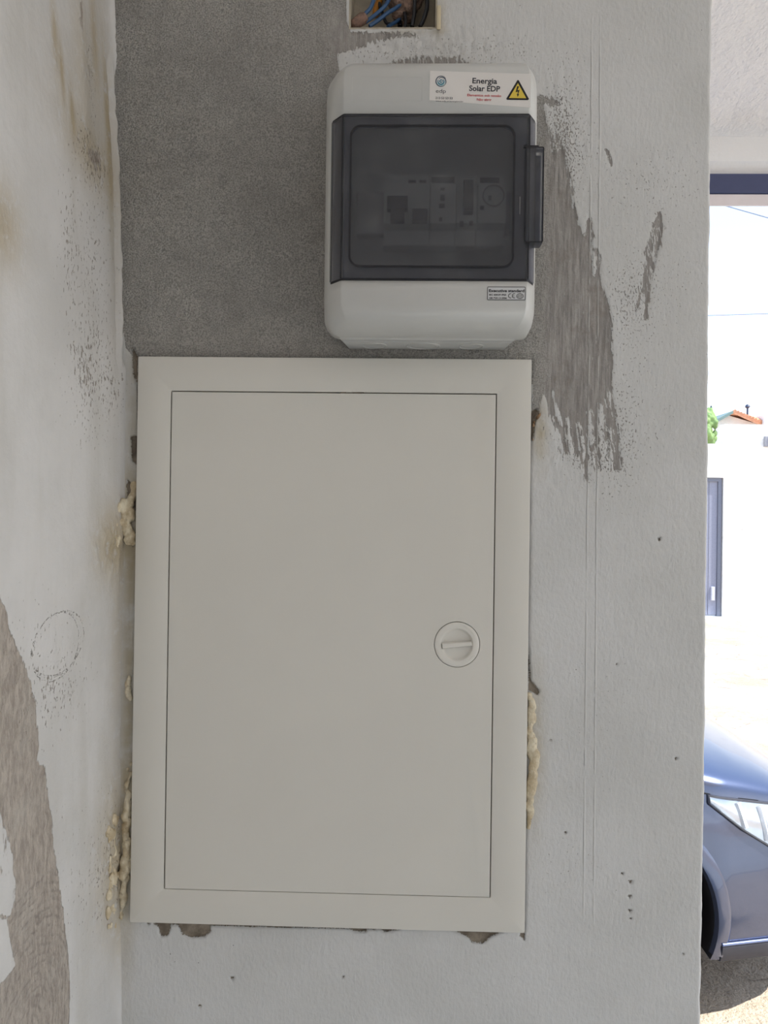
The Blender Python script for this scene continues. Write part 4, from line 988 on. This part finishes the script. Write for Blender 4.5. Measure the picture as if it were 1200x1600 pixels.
for x in xs_c:
    zb = .21 + .03 * np.clip((x - 1.5) / .3, 0, 1); zs = shoulder(x); zt = top(x); half = []
    for k in range(NZ): z = zb + (zs - zb) * k / (NZ - 1); half.append((halfw(x, z), z))
    ws = half[-1][0]
    for k in range(1, NT + 1):
        a = math.pi / 2 * k / NT; half.append((ws * math.cos(a) ** .92 if k < NT else 0, zs + (zt - zs) * math.sin(a) ** .75))
    ring = [(x, CYC - w, z) for w, z in half] + [(x, CYC + w, z) for w, z in half[-2::-1]]
    rings.append(ring)
g = G().loft(rings, True, True)
body = g.make('body', M_paint, car, 50, mats=[M_paint, M_arch])
# wheel openings by boolean with dark liners
cut = G()
WX, WZ, AR = .775, .335, .365
for wx in (WX, WX - 2.6):
    for s_ in (-1, 1):
        ya = CYC + s_ * .60; yb = CYC + s_ * 1.1
        cut.prism([0] * 40, [(wx + AR * math.cos(t), ya, WZ + AR * 1.02 * math.sin(t)) for t in np.linspace(0, 2 * math.pi, 41)[:-1]], [(wx + AR * math.cos(t), yb, WZ + AR * 1.02 * math.sin(t)) for t in np.linspace(0, 2 * math.pi, 41)[:-1]])
cu_o = cut.make('cutter', M_arch, None)
cu_o.data.materials.clear(); cu_o.data.materials.append(M_paint); cu_o.data.materials.append(M_arch)
cu_o.data.polygons.foreach_set('material_index', [1] * len(cu_o.data.polygons))
md = body.modifiers.new('b', 'BOOLEAN'); md.operation = 'DIFFERENCE'; md.solver = 'EXACT'; md.object = cu_o
bpy.context.view_layer.update(); dg = bpy.context.evaluated_depsgraph_get(); me = bpy.data.meshes.new_from_object(body.evaluated_get(dg))
body.modifiers.clear(); body.data = me; bpy.data.objects.remove(cu_o)
me.shade_smooth(); me.set_sharp_from_angle(angle=math.radians(40))
side = lambda x, z, o_=0.0: (x, CYC - halfw(x, z) - o_, z)
def tp(x, w, o_=0.0):
    """point on the hood surface at station x, at share w of the half width"""
    zs, zt = shoulder(x), top(x); ws = halfw(x, zs); a = math.acos(min(1, max(0, w)) ** (1 / .92)); return (x, CYC - ws * w, zs + (zt - zs) * math.sin(a) ** .75 + o_)
# arch lip
lipv = []; lf = []
th = np.linspace(math.radians(-16), math.radians(196), 44)
for t in th:
    for r, o_ in ((AR - .012, -.012), (AR - .004, .006), (AR + .030, .008), (AR + .042, .0005)):
        x_ = WX + r * math.cos(t); z_ = WZ + r * 1.02 * math.sin(t); lipv.append(side(x_, max(z_, .2), o_))
for i in range(len(th) - 1):
    for j in range(3): lf.append((i * 4 + j, i * 4 + j + 1, (i + 1) * 4 + j + 1, (i + 1) * 4 + j))
mesh('arch_lip', lipv, lf, M_paint, car, 50)
# bumper lower lip
g = G(); rr2 = []
xr = np.concatenate([np.linspace(WX + AR + .012, 1.5, 10), np.linspace(1.54, FXN - .005, 9)])
for x_ in xr:
    rr2.append([side(x_, .270, .001), side(x_, .264, .010), side(x_, .255, .012), side(x_, .205, .004), side(x_, .195, -.02), side(x_, .270, -.03)])
g.loft(rr2, True, True); g.make('bumper_lip', M_trimc, car, 30)
g = G(); g.tube([side(x_, .270, .006) for x_ in xr], .0055, 8); o = g.make('bumper_moulding', simple('satin_blue_moulding', S(120, 132, 168), 0.3, 0.02, Metallic=0.3), car, 50); o['label'] = 'lighter blue moulding along the bumper'
# headlight, both sides: bezel + reflector + lens, laid on the wing surface
def lamp(sgn):
    N = 18; xx = np.linspace(1.105, 1.60, N)
    def row(x_, t, o_):
        zt_ = shoulder(x_) - .003; zb_ = np.interp(x_, [1.105, 1.22, 1.37, 1.5, 1.6], [.742, .655, .562, .55, .555]); zb_ = min(zb_, zt_ - .003)
        z_ = zb_ + (zt_ - zb_) * t; w = halfw(x_, z_) + o_; return (x_, CYC - sgn * w, z_)
    def sheet(o_, t0=0, t1=1):
        K = 7; v = [row(x_, t0 + (t1 - t0) * k / (K - 1), o_ + .004 * math.sin(math.pi * k / (K - 1))) for x_ in xx for k in range(K)]
        return v, [(i * K + k, i * K + k + 1, (i + 1) * K + k + 1, (i + 1) * K + k) for i in range(N - 1) for k in range(K - 1)]
    hl = mesh('headlight', *sheet(.003), M_lampin, car, True)
    g = G()
    for x_ in (1.20, 1.28, 1.36, 1.44, 1.52):
        g.tube([row(x_ + .03 * (1 - t), t, .0055) for t in np.linspace(.12, .9, 6)], .012, 6)
    g.make('reflector_rib', simple('white_reflector', S(236, 238, 242), 0.2, 0.02), hl, 50)
    for zz, xx2 in ((.5, 1.40), (.5, 1.54)):
        c_ = Vector(row(xx2, zz, .004)); g = G(); g.tube([c_ + Vector((-.01, sgn * .01, 0)), c_ + Vector((.006, -sgn * .004, 0)), c_ + Vector((.012, -sgn * .008, 0))], [.036, .036, .026], 20); g.make('lamp_bowl', M_lampin, hl, 50)
    mesh('lens', *sheet(.012), M_lens, hl, True)
    g = G(); ed = [row(x_, 0, .006) for x_ in xx] + [row(xx[-1], t, .006) for t in (.5, 1)] + [row(x_, 1, .006) for x_ in xx[::-1]]
    g.tube(ed + [ed[0]], .0045, 6, False); g.make('bezel', M_trimc, hl, 50)
lamp(1); lamp(-1)
# bonnet shut line
g = G()
for s_ in (1, -1):
    pts = [(.15, .965), (.5, .965), (.9, .97), (1.0, .99), (1.09, 1.0), (1.25, 1.0), (1.38, 1.0), (1.50, 1.0), (1.56, .985), (1.62, .88), (1.66, .6), (1.69, .3), (1.70, 0)]
    g.tube([(lambda q: (q[0], CYC + s_ * (q[1] - CYC), q[2]))(tp(a, b, .0)) for a, b in pts], .0035, 6)
g.make('bonnet_shut_line', M_shut, car, 50)
# cabin
def cab(i, z0, z1, m_, nm, s0, s1):
    g = G(); A = [(s0[0], CYC - s0[2], z0), (s0[1], CYC - s0[2], z0), (s0[1], CYC + s0[2], z0), (s0[0], CYC + s0[2], z0)]; B = [(s1[0], CYC - s1[2], z1), (s1[1], CYC - s1[2], z1), (s1[1], CYC + s1[2], z1), (s1[0], CYC + s1[2], z1)]
    g.loft([A, B], True, True); return g.make(nm, m_, car)
cab(0, .90, 1.38, M_glassd, 'cabin_glass', (-2.15, .35, .76), (-1.65, -.45, .60))
cab(0, 1.375, 1.43, M_paint, 'roof_panel', (-1.72, -.42, .62), (-1.5, -.6, .54))
for x_ in (-.55, -1.35):
    for s_ in (-1, 1): G().prism([0] * 4, [(x_, CYC + s_ * .80, .92), (x_ + .07, CYC + s_ * .80, .92), (x_ + .05, CYC + s_ * .64, 1.39), (x_ - .02, CYC + s_ * .64, 1.39)], [(x_, CYC + s_ * .72, .92), (x_ + .07, CYC + s_ * .72, .92), (x_ + .05, CYC + s_ * .58, 1.39), (x_ - .02, CYC + s_ * .58, 1.39)]).make('pillar', M_paint, car)
# grille and number plate carrier at the nose, wheels
G().box(FXN - .02, FXN + .012, CYC - .16, CYC + .16, .36, .47, .006).make('grille', M_trimc, car)
for wx in (WX, WX - 2.6):
    for s_ in (-1, 1):
        yc = CYC + s_ * .76; cy = lambda r, y, n=48: [(wx + r * math.cos(t), y, .302 + r * math.sin(t)) for t in np.linspace(0, 2 * math.pi, n + 1)[:-1]]
        g = G(); g.loft([cy(.20, yc - s_ * .09), cy(.285, yc - s_ * .10), cy(.302, yc - s_ * .085), cy(.306, yc), cy(.302, yc + s_ * .085), cy(.285, yc + s_ * .10), cy(.205, yc + s_ * .095), cy(.20, yc + s_ * .06)], True, False)
        wh = g.make('wheel', M_tyre, car, 40)
        g = G(); g.loft([cy(.203, yc + s_ * .092), cy(.19, yc + s_ * .095), cy(.18, yc + s_ * .06), cy(.06, yc + s_ * .055)], False, True)
        for k in range(5):
            a = 2 * math.pi * k / 5 + .3; d = Vector((math.cos(a), 0, math.sin(a))); e = Vector((-math.sin(a), 0, math.cos(a))); c_ = Vector((wx, yc, .302)); A = [c_ + d * r + e * w for r, w in ((.03, -.03), (.19, -.018), (.19, .018), (.03, .03))]
            g.prism([0] * 4, [q + Vector((0, s_ * .062, 0)) for q in A], [q + Vector((0, s_ * .088, 0)) for q in A])
        g.make('rim', M_alloy, wh, 40)
G().box(.55, .63, NY - .10, NY + .10, 1.0, 1.10, .02).make('wing_mirror', M_paint, car, 40)
